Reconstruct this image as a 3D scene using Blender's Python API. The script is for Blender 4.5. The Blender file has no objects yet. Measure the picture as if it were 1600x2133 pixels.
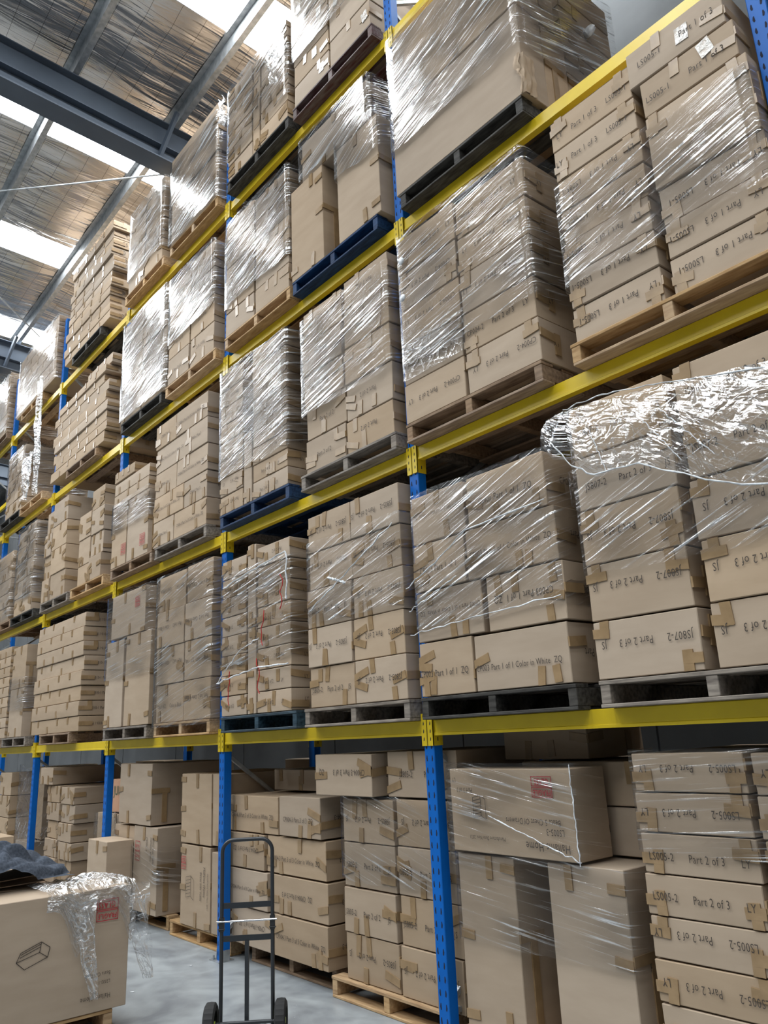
import bpy, bmesh, math, random, re
from mathutils import Vector, Matrix, noise
random.seed(7)
S = bpy.context.scene
# ---------------------------------------------------------------- camera
cam = bpy.data.cameras.new('camera'); camo = bpy.data.objects.new('camera', cam); S.collection.objects.link(camo)
cam.sensor_fit = 'HORIZONTAL'; cam.sensor_width = 36; cam.lens = 1642.76 / 1600 * 36
yaw, pit, rol = .8729, .2768, -.0455
f = Vector((-math.sin(yaw)*math.cos(pit), math.cos(yaw)*math.cos(pit), math.sin(pit)))
r = Vector((math.cos(yaw), math.sin(yaw), 0)); u = r.cross(f)
R2 = math.cos(rol)*r + math.sin(rol)*u; U2 = -math.sin(rol)*r + math.cos(rol)*u
camo.matrix_world = Matrix(((R2.x, U2.x, -f.x, 4.0229), (R2.y, U2.y, -f.y, -3.6704), (R2.z, U2.z, -f.z, 1.8143), (0, 0, 0, 1)))
cam.clip_end = 200
S.camera = camo
# ---------------------------------------------------------------- light and exposure
SKY_EMIT = 17.5
W = bpy.data.worlds.new('world'); S.world = W; W.use_nodes = True
W.node_tree.nodes['Background'].inputs[0].default_value = (.8, .88, 1, 1)
W.node_tree.nodes['Background'].inputs[1].default_value = .9
S.view_settings.view_transform = 'Standard'; S.view_settings.look = 'None'
S.view_settings.exposure = 0.2; S.view_settings.gamma = 1; S.view_settings.use_curve_mapping = False
try:
    S.cycles.max_bounces = 8; S.cycles.diffuse_bounces = 4; S.cycles.glossy_bounces = 3
    S.cycles.transparent_max_bounces = 14; S.cycles.transmission_bounces = 4
    S.cycles.caustics_reflective = False; S.cycles.caustics_refractive = False
    S.cycles.sample_clamp_indirect = 6; S.cycles.use_denoising = True
except Exception:
    pass
# ---------------------------------------------------------------- materials
def nmat(name):
    m = bpy.data.materials.new(name); m.use_nodes = True
    nt = m.node_tree; return m, nt, nt.nodes['Principled BSDF']
def N(nt, t, **k):
    n = nt.nodes.new(t)
    for a, v in k.items():
        if a.startswith('i_'): n.inputs[a[2:].replace('_', ' ')].default_value = v
        else: setattr(n, a, v)
    return n
def plain(name, col, rough=.6, metal=0., spec=.5):
    m, nt, b = nmat(name)
    b.inputs['Base Color'].default_value = (*col, 1); b.inputs['Roughness'].default_value = rough
    b.inputs['Metallic'].default_value = metal; b.inputs['Specular IOR Level'].default_value = spec
    return m
def mottled(name, c1, c2, scale=(1, 1, 1), nscale=5, rough=.6, metal=0., bump=.1, detail=5, spec=.4, rnd=0., contrast=(.35, .65), bdist=.01):
    m, nt, b = nmat(name); L = nt.links.new
    tc = N(nt, 'ShaderNodeTexCoord'); mp = N(nt, 'ShaderNodeMapping'); mp.inputs['Scale'].default_value = scale
    L(tc.outputs['Object'], mp.inputs['Vector'])
    if rnd:
        oi = N(nt, 'ShaderNodeObjectInfo'); ml = N(nt, 'ShaderNodeMath', operation='MULTIPLY'); ml.inputs[1].default_value = 37.
        L(oi.outputs['Random'], ml.inputs[0]); L(ml.outputs[0], mp.inputs['Location'])
    no = N(nt, 'ShaderNodeTexNoise'); no.inputs['Scale'].default_value = nscale; no.inputs['Detail'].default_value = detail
    L(mp.outputs[0], no.inputs['Vector'])
    cr = N(nt, 'ShaderNodeValToRGB'); e = cr.color_ramp.elements
    e[0].position, e[1].position = contrast; e[0].color = (*c1, 1); e[1].color = (*c2, 1)
    L(no.outputs[0], cr.inputs[0]); out = cr.outputs[0]
    if rnd:
        hs = N(nt, 'ShaderNodeHueSaturation'); mr = N(nt, 'ShaderNodeMapRange')
        mr.inputs[3].default_value = 1-rnd; mr.inputs[4].default_value = 1+rnd
        L(oi.outputs['Random'], mr.inputs[0]); L(mr.outputs[0], hs.inputs['Value']); L(out, hs.inputs['Color'])
        mr2 = N(nt, 'ShaderNodeMapRange'); mr2.inputs[3].default_value = 1.12; mr2.inputs[4].default_value = .86
        fr = N(nt, 'ShaderNodeMath', operation='FRACT'); m7 = N(nt, 'ShaderNodeMath', operation='MULTIPLY'); m7.inputs[1].default_value = 7.3
        L(oi.outputs['Random'], m7.inputs[0]); L(m7.outputs[0], fr.inputs[0]); L(fr.outputs[0], mr2.inputs[0]); L(mr2.outputs[0], hs.inputs['Saturation'])
        out = hs.outputs[0]
    L(out, b.inputs['Base Color'])
    b.inputs['Roughness'].default_value = rough; b.inputs['Metallic'].default_value = metal; b.inputs['Specular IOR Level'].default_value = spec
    if bump:
        bp = N(nt, 'ShaderNodeBump'); bp.inputs['Strength'].default_value = bump; bp.inputs['Distance'].default_value = bdist
        L(no.outputs[0], bp.inputs['Height']); L(bp.outputs[0], b.inputs['Normal'])
    return m
M = {}; BAY = 2.85
M['card'] = mottled('cardboard', (.388, .293, .204), (.425, .325, .23), (1.2, 1.2, 5), 2.2, .72, bump=.25, rnd=.1, spec=.25, bdist=.004)
M['tape'] = mottled('packing_tape', (.26, .17, .085), (.33, .22, .115), (1, 1, 1), 12, .3, bump=.25, spec=.5, bdist=.004)
M['ctape'] = mottled('clear_tape', (.36, .29, .22), (.7, .68, .64), (1, 1, 1), 30, .15, bump=.8, spec=.8, bdist=.01)
M['ink'] = plain('ink', (.06, .045, .035), .8)
M['grink'] = plain('green_ink', (.02, .12, .06), .7)
M['redink'] = plain('red_ink', (.42, .03, .04), .7)
M['yel'] = mottled('yellow_enamel', (.62, .44, .012), (.72, .52, .015), (1, 1, 1), 3, .32, bump=0, spec=.5)
M['blue'] = mottled('blue_enamel', (.001, .105, .42), (.002, .125, .49), (1, 1, 1), 4, .45, bump=0, spec=.25)
M['slot'] = plain('slot_dark', (.006, .01, .03), .9)
M['galv'] = mottled('galvanised_steel', (.34, .36, .37), (.50, .52, .53), (1, 1, 1), 14, .36, .6, .05)
M['black'] = plain('black_plastic', (.02, .02, .022), .5)
def wood(name, a, b, rough=.75): return mottled(name, a, b, (2.2, 14, 14), 3, rough, bump=.4, rnd=.14, spec=.25, bdist=.004, contrast=(.3, .7))
M['tan'] = wood('tan_wood', (.33, .20, .10), (.55, .38, .21))
M['grey'] = wood('grey_wood', (.12, .10, .085), (.30, .26, .215))
M['brownw'] = wood('brown_wood', (.17, .11, .07), (.33, .23, .15))
M['bluew'] = wood('blue_painted_wood', (.004, .016, .05), (.014, .05, .13), .65)
M['darkw'] = wood('dark_wood', (.018, .016, .014), (.075, .07, .062))
M['navyw'] = wood('navy_painted_wood', (.010, .02, .03), (.05, .085, .11), .5)
M['redw'] = wood('dark_red_painted_wood', (.06, .012, .012), (.13, .10, .09), .6)
def concrete():
    m, nt, b = nmat('concrete_floor'); L = nt.links.new
    tc = N(nt, 'ShaderNodeTexCoord')
    n1 = N(nt, 'ShaderNodeTexNoise'); n1.inputs['Scale'].default_value = 1.3; n1.inputs['Detail'].default_value = 8; n1.inputs['Distortion'].default_value = 1.6
    n2 = N(nt, 'ShaderNodeTexNoise'); n2.inputs['Scale'].default_value = 9; n2.inputs['Detail'].default_value = 6
    L(tc.outputs['Object'], n1.inputs['Vector']); L(tc.outputs['Object'], n2.inputs['Vector'])
    mx = N(nt, 'ShaderNodeMath', operation='MULTIPLY_ADD'); mx.inputs[1].default_value = .35
    L(n2.outputs[0], mx.inputs[0]); L(n1.outputs[0], mx.inputs[2])
    cr = N(nt, 'ShaderNodeValToRGB'); e = cr.color_ramp.elements
    e[0].position = .5; e[1].position = .82; e[0].color = (.19, .205, .22, 1); e[1].color = (.33, .355, .365, 1)
    L(mx.outputs[0], cr.inputs[0]); L(cr.outputs[0], b.inputs['Base Color'])
    mr = N(nt, 'ShaderNodeMapRange'); mr.inputs[3].default_value = .28; mr.inputs[4].default_value = .6; L(n2.outputs[0], mr.inputs[0]); L(mr.outputs[0], b.inputs['Roughness'])
    bp = N(nt, 'ShaderNodeBump'); bp.inputs['Strength'].default_value = .12; bp.inputs['Distance'].default_value = .01; L(n2.outputs[0], bp.inputs['Height']); L(bp.outputs[0], b.inputs['Normal'])
    return m
M['floor'] = concrete()
M['precast'] = mottled('precast_wall', (.105, .112, .116), (.145, .153, .158), (1, 1, 1), 1.2, .85, bump=.05)
M['steelblue'] = mottled('blue_grey_steel_paint', (.075, .095, .125), (.09, .115, .15), (1, 1, 1), 2, .5, bump=0)
def foil():
    m, nt, b = nmat('foil_insulation'); L = nt.links.new
    tc = N(nt, 'ShaderNodeTexCoord'); mp = N(nt, 'ShaderNodeMapping'); mp.inputs['Scale'].default_value = (5.5, .7, 1)
    L(tc.outputs['Object'], mp.inputs['Vector'])
    n1 = N(nt, 'ShaderNodeTexNoise'); n1.inputs['Scale'].default_value = 1.0; n1.inputs['Detail'].default_value = 3.5; n1.inputs['Distortion'].default_value = .8
    L(mp.outputs[0], n1.inputs['Vector'])
    bp = N(nt, 'ShaderNodeBump'); bp.inputs['Strength'].default_value = .8; bp.inputs['Distance'].default_value = .06
    L(n1.outputs[0], bp.inputs['Height']); L(bp.outputs[0], b.inputs['Normal'])
    br = N(nt, 'ShaderNodeTexBrick'); br.offset = 0; br.inputs['Scale'].default_value = 1; br.inputs['Brick Width'].default_value = .45; br.inputs['Row Height'].default_value = .3
    br.inputs['Mortar Size'].default_value = .0022; br.inputs['Color1'].default_value = br.inputs['Color2'].default_value = (.60, .56, .52, 1); br.inputs['Mortar'].default_value = (.12, .11, .1, 1)
    L(tc.outputs['Object'], br.inputs['Vector']); L(br.outputs[0], b.inputs['Base Color'])
    b.inputs['Metallic'].default_value = .95; b.inputs['Roughness'].default_value = .24
    return m
M['foil'] = foil()
def emis(name, col, s):
    m = bpy.data.materials.new(name); m.use_nodes = True; nt = m.node_tree; nt.nodes.clear()
    e = N(nt, 'ShaderNodeEmission'); e.inputs[0].default_value = (*col, 1); e.inputs[1].default_value = s
    o = N(nt, 'ShaderNodeOutputMaterial'); nt.links.new(e.outputs[0], o.inputs[0]); return m
M['sky'] = emis('translucent_roof_sheet', (.93, .97, 1), SKY_EMIT)
def film(name, ang=8, dens=.5, crump=0., milk=.1, rough=.13):
    """stretch film: clear, with taut glossy pleats running round the load (uv = metres round, metres up)"""
    m = bpy.data.materials.new(name); m.use_nodes = True; nt = m.node_tree; nt.nodes.clear(); L = nt.links.new
    uv = N(nt, 'ShaderNodeUVMap'); uv.uv_map = 'UVMap'
    oi = N(nt, 'ShaderNodeObjectInfo'); ml = N(nt, 'ShaderNodeMath', operation='MULTIPLY'); ml.inputs[1].default_value = 91.
    L(oi.outputs['Random'], ml.inputs[0])
    def nz(sx, sy, det, dist=0., a=ang, rg=.5):
        mp0 = N(nt, 'ShaderNodeMapping', vector_type='POINT'); mp0.inputs['Rotation'].default_value = (0, 0, math.radians(-a))
        L(uv.outputs[0], mp0.inputs['Vector'])
        mp = N(nt, 'ShaderNodeMapping'); mp.inputs['Scale'].default_value = (sx, sy, 1)
        L(mp0.outputs[0], mp.inputs['Vector']); L(ml.outputs[0], mp.inputs['Location'])
        n = N(nt, 'ShaderNodeTexNoise'); n.inputs['Scale'].default_value = 1; n.inputs['Detail'].default_value = det; n.inputs['Distortion'].default_value = dist
        n.inputs['Roughness'].default_value = rg
        L(mp.outputs[0], n.inputs['Vector']); return n.outputs[0]
    fine = nz(1.9, 60, 2., .2); mid = nz(2.2, 9, 2, .5, ang*.6); patch = nz(1.6, 2.4, 2, .4, 0)
    cr = nz(11, 13, 4, 1.2, 0, .65)
    def math_(op, a, b, c=None):
        n = N(nt, 'ShaderNodeMath', operation=op)
        for i, v in enumerate((a, b, c)):
            if v is None: continue
            if isinstance(v, (int, float)): n.inputs[i].default_value = v
            else: L(v, n.inputs[i])
        return n.outputs[0]
    h = math_('MULTIPLY', fine, .010 * (1-crump*.7)); h = math_('MULTIPLY_ADD', mid, .02, h); h = math_('MULTIPLY_ADD', cr, .002+.03*crump, h)
    bp = N(nt, 'ShaderNodeBump'); bp.inputs['Strength'].default_value = 1; bp.inputs['Distance'].default_value = 1.
    L(h, bp.inputs['Height'])
    def ramp(x, lo, hi):
        mr = N(nt, 'ShaderNodeMapRange'); mr.inputs[1].default_value = lo; mr.inputs[2].default_value = hi; L(x, mr.inputs[0]); return mr.outputs[0]
    st = ramp(fine, .57, .66); pt = ramp(patch, .62-.3*dens, .72-.2*dens)
    if crump:
        c2 = nz(4.5, 6, 1.6, 1.8, 20, .5); rdg = math_('ABSOLUTE', math_('SUBTRACT', c2, .5), 0); crease = ramp(rdg, .02, .0)
        st = math_('MAXIMUM', math_('MULTIPLY', st, 1-crump*.6), math_('MAXIMUM', math_('MULTIPLY', crease, .8), math_('MULTIPLY', ramp(cr, .62, .72), crump*.4)))
        h2 = math_('MULTIPLY_ADD', rdg, -.07, h); L(h2, bp.inputs['Height'])
    gl = N(nt, 'ShaderNodeBsdfGlossy'); gl.inputs['Roughness'].default_value = rough; gl.inputs['Color'].default_value = (1, 1, 1, 1); L(bp.outputs[0], gl.inputs['Normal'])
    df = N(nt, 'ShaderNodeBsdfDiffuse'); df.inputs['Color'].default_value = (.75, .78, .8, 1); L(bp.outputs[0], df.inputs['Normal'])
    tr = N(nt, 'ShaderNodeBsdfTransparent'); tr.inputs[0].default_value = (.985, .985, .985, 1)
    lw = N(nt, 'ShaderNodeFresnel'); lw.inputs['IOR'].default_value = 1.45; L(bp.outputs[0], lw.inputs['Normal'])
    fg = math_('MULTIPLY', st, math_('MULTIPLY_ADD', pt, .55, .15+.1*dens))
    fg = math_('ADD', fg, math_('MULTIPLY', lw.outputs[0], math_('MULTIPLY_ADD', pt, .7*dens, .35))); fg = math_('MINIMUM', fg, .85)
    m1 = N(nt, 'ShaderNodeMixShader'); L(fg, m1.inputs[0]); L(tr.outputs[0], m1.inputs[1]); L(gl.outputs[0], m1.inputs[2])
    m2 = N(nt, 'ShaderNodeMixShader'); L(math_('MULTIPLY_ADD', math_('MULTIPLY', st, math_('MULTIPLY_ADD', pt, .8, .2)), milk*2.2, milk*.12), m2.inputs[0])
    L(m1.outputs[0], m2.inputs[1]); L(df.outputs[0], m2.inputs[2])
    o = N(nt, 'ShaderNodeOutputMaterial'); L(m2.outputs[0], o.inputs[0]); return m
FILM = {}
def FM(ang, dens, crump=0., milk=.12):
    k = (ang, dens, crump, milk)
    if k not in FILM: FILM[k] = film('stretch_film', ang, dens, crump, milk)
    return FILM[k]
# ---------------------------------------------------------------- helpers
def link(name, me, parent=None, loc=(0, 0, 0), rot=(0, 0, 0)):
    o = bpy.data.objects.new(name, me); S.collection.objects.link(o); o.location = loc; o.rotation_euler = rot
    if parent: o.parent = parent
    return o
def tag(o, label, cat, group=None):
    o['label'] = label; o['category'] = cat
    if group: o['group'] = group
    return o
def struct(o): o['kind'] = 'structure'; return o
class MB:
    def __init__(s): s.v = []; s.f = []; s.m = []
    def quad(s, a, b, c, d, mi=0):
        n = len(s.v); s.v += [tuple(a), tuple(b), tuple(c), tuple(d)]; s.f.append((n, n+1, n+2, n+3)); s.m.append(mi)
    def box(s, x0, x1, y0, y1, z0, z1, mi=0, mat=None):
        n = len(s.v); P = [(x, y, z) for z in (z0, z1) for y in (y0, y1) for x in (x0, x1)]
        if mat: P = [tuple(mat @ Vector(p)) for p in P]
        s.v += P
        for q in ((0, 2, 3, 1), (4, 5, 7, 6), (0, 1, 5, 4), (2, 6, 7, 3), (0, 4, 6, 2), (1, 3, 7, 5)):
            s.f.append(tuple(n+i for i in q)); s.m.append(mi)
    def bar(s, a, b, w, h, mi=0):
        a, b = Vector(a), Vector(b); d = b-a; L = d.length
        q = d.to_track_quat('Z', 'Y').to_matrix().to_4x4(); q.translation = a
        s.box(-w/2, w/2, -h/2, h/2, 0, L, mi, q)
    def tube(s, pts, r, n=10, mi=0, closed=False):
        pts = [Vector(p) for p in pts]; base = len(s.v); K = len(pts); up = None
        for i, p in enumerate(pts):
            t = (pts[(i+1) % K]-pts[i-1]) if closed else (pts[min(i+1, K-1)]-pts[max(i-1, 0)])
            t.normalize()
            if up is None: up = t.orthogonal().normalized()
            up = (up-t*up.dot(t)).normalized(); sd = t.cross(up)
            rr = r[i] if isinstance(r, (list, tuple)) else r
            for j in range(n):
                a = 2*math.pi*j/n; s.v.append(tuple(p+rr*(math.cos(a)*up+math.sin(a)*sd)))
        for i in range(K if closed else K-1):
            for j in range(n):
                A = base+i*n; B = base+((i+1) % K)*n
                s.f.append((A+j, A+(j+1) % n, B+(j+1) % n, B+j)); s.m.append(mi)
        if not closed:
            s.f.append(tuple(base+j for j in range(n))[::-1]); s.m.append(mi)
            s.f.append(tuple(base+(K-1)*n+j for j in range(n))); s.m.append(mi)
    def mesh(s, name, mats, smooth=None):
        me = bpy.data.meshes.new(name); me.from_pydata(s.v, [], s.f)
        for m in (mats if isinstance(mats, (list, tuple)) else [mats]): me.materials.append(m)
        me.polygons.foreach_set('material_index', s.m)
        if smooth:
            me.polygons.foreach_set('use_smooth', [True]*len(s.f)); me.update()
            try: me.set_sharp_from_angle(angle=math.radians(smooth))
            except Exception: pass
        me.update(); return me
def bevel_mesh(me, w, seg=1):
    bm = bmesh.new(); bm.from_mesh(me); bmesh.ops.remove_doubles(bm, verts=bm.verts, dist=1e-5)
    es = [e for e in bm.edges if len(e.link_faces) == 2 and e.calc_face_angle(0) > .6]
    bmesh.ops.bevel(bm, geom=es, offset=w, segments=seg, affect='EDGES', profile=.6); bm.to_mesh(me); bm.free(); me.update(); return me
TX = {}
def text_mesh(s, size, mat='ink', bold=0.):
    k = (s, round(size, 3), mat, bold)
    if k in TX: return TX[k]
    cu = bpy.data.curves.new('text', 'FONT'); cu.body = s; cu.size = size; cu.align_x = 'LEFT'; cu.align_y = 'CENTER'
    cu.resolution_u = 2; cu.offset = bold; cu.space_character = 1.08
    o = bpy.data.objects.new('text', cu); me = bpy.data.meshes.new_from_object(o); me.name = 'printed_text'
    me.materials.clear(); me.materials.append(M[mat]); bpy.data.objects.remove(o)
    me.transform(Matrix.Diagonal((.82, 1.12, 1, 1)))
    w = max([v.co.x for v in me.vertices] or [0]); TX[k] = (me, w); return TX[k]
FRONT = lambda flip: (math.pi/2, math.pi if flip else 0, 0)
def put_text(parent, s, size, x, y, z, face='f', flip=False, mat='ink', name='printed_text', turn=0., bold=0., width=None):
    """x = left end in reading order; face f looks to -Y, face s looks to +X (x is then the distance along +Y)"""
    me, w = text_mesh(s, size, mat, bold)
    o = link(name, me, parent)
    b = Matrix.Rotation(math.pi/2, 4, 'X')
    if face == 's': b = Matrix.Rotation(math.pi/2, 4, 'Z') @ b
    b = b @ Matrix.Rotation((math.pi if flip else 0)+turn, 4, 'Z')
    sc = min(1., width/w) if width else 1.
    b = b @ Matrix.Scale(sc, 4)
    o.matrix_local = Matrix.Translation((x, y, z)) @ b
    return o
# ---------------------------------------------------------------- cartons
CB = {}; CT = {}
def carton_mesh(w, d, h, v):
    k = (round(w, 2), round(d, 2), round(h, 2), v)
    if k in CB: return CB[k]
    rnd = random.Random(str(k)); mb = MB(); n = 5
    b1, b2, b3 = rnd.uniform(.001, .006), rnd.uniform(.001, .005), rnd.uniform(-.004, .006)
    cr = [Vector((rnd.uniform(-1, .2), rnd.uniform(-.2, 1), rnd.uniform(-1, .2)))*.004 for _ in range(8)]
    def P(x, y, z):           # 0..1 each
        bx, by, bz = 4*y*(1-y)*4*z*(1-z), 4*x*(1-x)*4*z*(1-z), 4*x*(1-x)*4*y*(1-y)
        X = (x-.5)*(w-.006); Y = y*(d-.004)+.002; Z = z*(h-.004)+.001
        X += (x*2-1)*b1*bx*.5; Y -= (1-y)*(b2*by*.9) ; Z -= z*abs(b3)*bz
        c = Vector((0, 0, 0))
        for i, q in enumerate(cr):
            wx, wy, wz = (x if i & 1 else 1-x), (y if i & 2 else 1-y), (z if i & 4 else 1-z); c += q*(wx*wy*wz)
        return (X+c.x*(2*x-1), Y+abs(c.y)*(1-y), Z-abs(c.z)*z)
    g = [i/n for i in range(n+1)]
    def face(fn):
        base = len(mb.v)
        for a in g:
            for b in g: mb.v.append(P(*fn(a, b)))
        for i in range(n):
            for j in range(n):
                q = base+i*(n+1)+j; mb.f.append((q, q+n+1, q+n+2, q+1)); mb.m.append(0)
    face(lambda a, b: (a, 0, b)); face(lambda a, b: (1-a, 1, b)); face(lambda a, b: (1, a, b)); face(lambda a, b: (0, 1-a, b))
    face(lambda a, b: (a, b, 1)); face(lambda a, b: (a, 1-b, 0))
    me = mb.mesh('carton', M['card']); bevel_mesh(me, .004)
    me.polygons.foreach_set('use_smooth', [True]*len(me.polygons))
    try: me.set_sharp_from_angle(angle=math.radians(35))
    except Exception: pass
    CB[k] = me; return me
def tape_mesh(w, d, h, style, v):
    k = (round(w, 2), round(d, 2), round(h, 2), style, v)
    if k in CT: return CT[k]
    rnd = random.Random('t'+str(k)); out = []
    def strip(face, cx, cz, sw, sh, a=0., mi=0):
        # one thin strip on a face; cx,cz centre (cx from left / from front)
        mb = MB(); T = .0016+.0005*len(out)
        W_ = w if face == 'f' else d
        c, s_ = math.cos(a), math.sin(a); P = []
        for px, pz in ((-sw/2, -sh/2), (sw/2, -sh/2), (sw/2, sh/2), (-sw/2, sh/2)):
            X = cx+px*c-pz*s_; Z = cz+px*s_+pz*c
            P.append((min(max(X, .001), W_-.001), min(max(Z, .002), h-.004)))
        if face == 'f': V = [(x-w/2, -T-.0018, z) for x, z in P]; B_ = [(x-w/2, .003, z) for x, z in P]
        else: V = [(w/2+T+.0008, x, z) for x, z in P]; B_ = [(w/2-.006, x, z) for x, z in P]
        mb.v = V+B_; mb.f = [(0, 1, 2, 3)]+[(i, 4+i, 4+(i+1) % 4, (i+1) % 4) for i in range(4)]; mb.m = [0]*5
        out.append(mb.mesh('packing_tape', M['ctape' if mi else 'tape']))
    u_ = rnd.uniform
    if style == 'L':           # two-legged corner tape
        for fx, sg in ((u_(.08, .16), 1), (u_(.84, .92), -1)):
            if rnd.random() < .85:
                top = rnd.random() < .7; hh = min(h*.6, u_(.09, .14)); z = h-hh/2 if top else hh/2
                strip('f', fx*w, z, .055, hh, u_(-.08, .08))
                strip('f', (.05 if sg > 0 else w-.05), (h-hh*.75 if top else hh*.6), u_(.1, .17), .05, u_(-.12, .12))
        strip('s', u_(.1, .2), h*u_(.4, .7), .055, h*.5, u_(-.1, .1)); strip('s', u_(.05, .1), h*u_(.35, .7), u_(.14, .22), .055, u_(-.1, .1))
    elif style == 'M':         # many short strips
        for i in range(rnd.choice((3, 4, 4, 5))):
            if rnd.random() < .5: strip('f', u_(.12, .88)*w, (u_(.04, .07) if rnd.random() < .6 else h-u_(.04, .07)), .052, u_(.09, .15), u_(-.1, .1))
            else: strip('f', (u_(.04, .08) if rnd.random() < .5 else w-u_(.04, .08)), u_(.2, .75)*h, u_(.13, .2), .052, u_(-.35, .35))
        strip('s', u_(.05, .1), u_(.25, .7)*h, u_(.15, .24), .055, u_(-.1, .1)); strip('s', d-u_(.1, .2), h*.5, .055, h*.6, 0)
    elif style == 'R':         # a row of short ticks along the long edge
        n_ = max(3, int(w/.42)); k0 = u_(.1, .2)
        for i in range(n_): strip('f', (k0+i*(1-k0)/n_)*w, h-.045 if rnd.random() < .7 else .05, .05, .09, u_(-.06, .06))
        for i in range(2): strip('s', u_(.1, .9)*d, h-.05, .055, .09)
        strip('s', .08, h*.5, .2, .05)
    elif style == 'T':         # tall box
        for zz in (h*.1, h*.5, h*.9): strip('f', (.05 if rnd.random() < .5 else w-.05), zz+u_(-.04, .04), .12, .05, u_(-.1, .1))
        strip('f', u_(.25, .75)*w, .07, .05, .13, u_(-.1, .1)); strip('f', u_(.25, .75)*w, h-.07, .05, .13)
        strip('s', u_(.08, .2), h*.3, .055, h*.5); strip('s', .1, h*.55, .22, .05)
    elif style == 'C':         # mostly brown with a clear patch
        strip('f', u_(.1, .9)*w, h-.05, .055, .1, u_(-.1, .1)); strip('f', w-.07, u_(.3, .6)*h, .13, .05, u_(-.2, .2)); strip('s', .07, u_(.3, .7)*h, .16, .05, 0)
        strip('f', u_(.1, .9)*w, u_(.25, .75)*h, .075, .1, u_(-.3, .3), 1)
    CT[k] = out; return out
def carton(x0, x1, z0, z1, y, d, label, group, style='M', text=None, side=None, flip=None, ts=.052, dx=0., rz=0., name='carton', tpos=.45):
    x0, x1, dx = x0+dx, x1+dx, 0
    for i in range(-1, 8):          # keep clear of the upright frames
        p = BAY-i*BAY
        if x0 < p+.058 and x1 > p-.058:
            if y < .08:
                if x1-p > p-x0: x0 = p+.058
                else: x1 = p-.058
            elif y < 1.0 < y+d: d = .985-y
    w, h = x1-x0, z1-z0; v = random.randrange(3)
    o = link(name, carton_mesh(w, d, h, v), None, ((x0+x1)/2+dx, y, z0), (0, 0, rz))
    tag(o, label, 'cardboard box', group)
    if style:
        for tm in tape_mesh(w, d, h, style, v+3*random.randrange(2)): link('packing_tape', tm, o)
    if text:
        fl = (random.random() < .5) if flip is None else flip
        words = re.split(' {3,}', text); ws = [text_mesh(t, ts)[1] for t in words]
        gap = min(.12, max(.03, (w*.86-sum(ws))/max(1, len(ws)-1))) if len(ws) > 1 else 0; tot = sum(ws)+gap*(len(ws)-1)
        k_ = min(1., w*.9/tot); x = -tot*k_/2+random.uniform(-.02, .02); zt_ = h*((1-tpos) if fl else tpos)+random.uniform(-.015, .015)
        for t, w_ in zip(words, ws):
            put_text(o, t, ts, -x if fl else x, -.0058, zt_, 'f', fl, width=w_*k_); x += (w_+gap)*k_
    if side:
        fl = random.random() < .5; sw_ = text_mesh(side, ts)[1]
        t_ = put_text(o, side, ts, 0, 0, h*.5, 's', fl, width=.3); t_.location = (w/2+.0048, .13+(min(sw_, .3) if fl else 0), h*.5)
    return o
# ---------------------------------------------------------------- pallets
PW, PD, PH = 1.26, 1.16, .138
PM = {}
def pallet_parts(col):
    if col in PM: return PM[col]
    m = M[col]; rnd = random.Random(col); out = []
    for i in range(3):
        b = MB(); x = (-PW/2+.005, -.03, PW/2-.065)[i]; b.box(x, x+.06, .004, PD-.004, .019, .116); me = b.mesh('bearer', m); out.append(('bearer', bevel_mesh(me, .003)))
    for i in range(6):
        b = MB(); wd = .115; y = i*(PD-wd)/5; e = rnd.uniform(0, .008) if i else 0
        b.box(-PW/2+e, PW/2-rnd.uniform(0, .008), y, y+wd, .1165, PH); out.append(('top_board', bevel_mesh(b.mesh('top_board', m), .003)))
    for i in range(4):
        b = MB(); wd = .115; y = (0, .3, PD-.3-wd, PD-wd)[i]
        b.box(-PW/2+rnd.uniform(0, .01), PW/2-rnd.uniform(0, .01), y, y+wd, 0, .0185); out.append(('bottom_board', bevel_mesh(b.mesh('bottom_board', m), .003)))
    PM[col] = out; return out
PNAME = dict(tan='pale new timber', grey='weathered grey', brownw='brown timber', bluew='blue painted', darkw='near black', navyw='dark navy painted', redw='dark red painted')
def pallet(cx, y, z, col, where, rz=0., sx=1.):
    for i in range(8):
        p = BAY-i*BAY
        if y > -1.2 and cx-.63 < p+.056 and cx+.63 > p-.056: cx = p+.687 if cx > p else p-.687
    e = link('pallet', None, None, (cx, y, z), (0, 0, rz)); e.scale = (sx, 1, 1); e.empty_display_size = .1
    tag(e, f"{PNAME[col]} pallet {where}", 'pallet')
    for n, me in pallet_parts(col): link(n, me, e)
    return e
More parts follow.
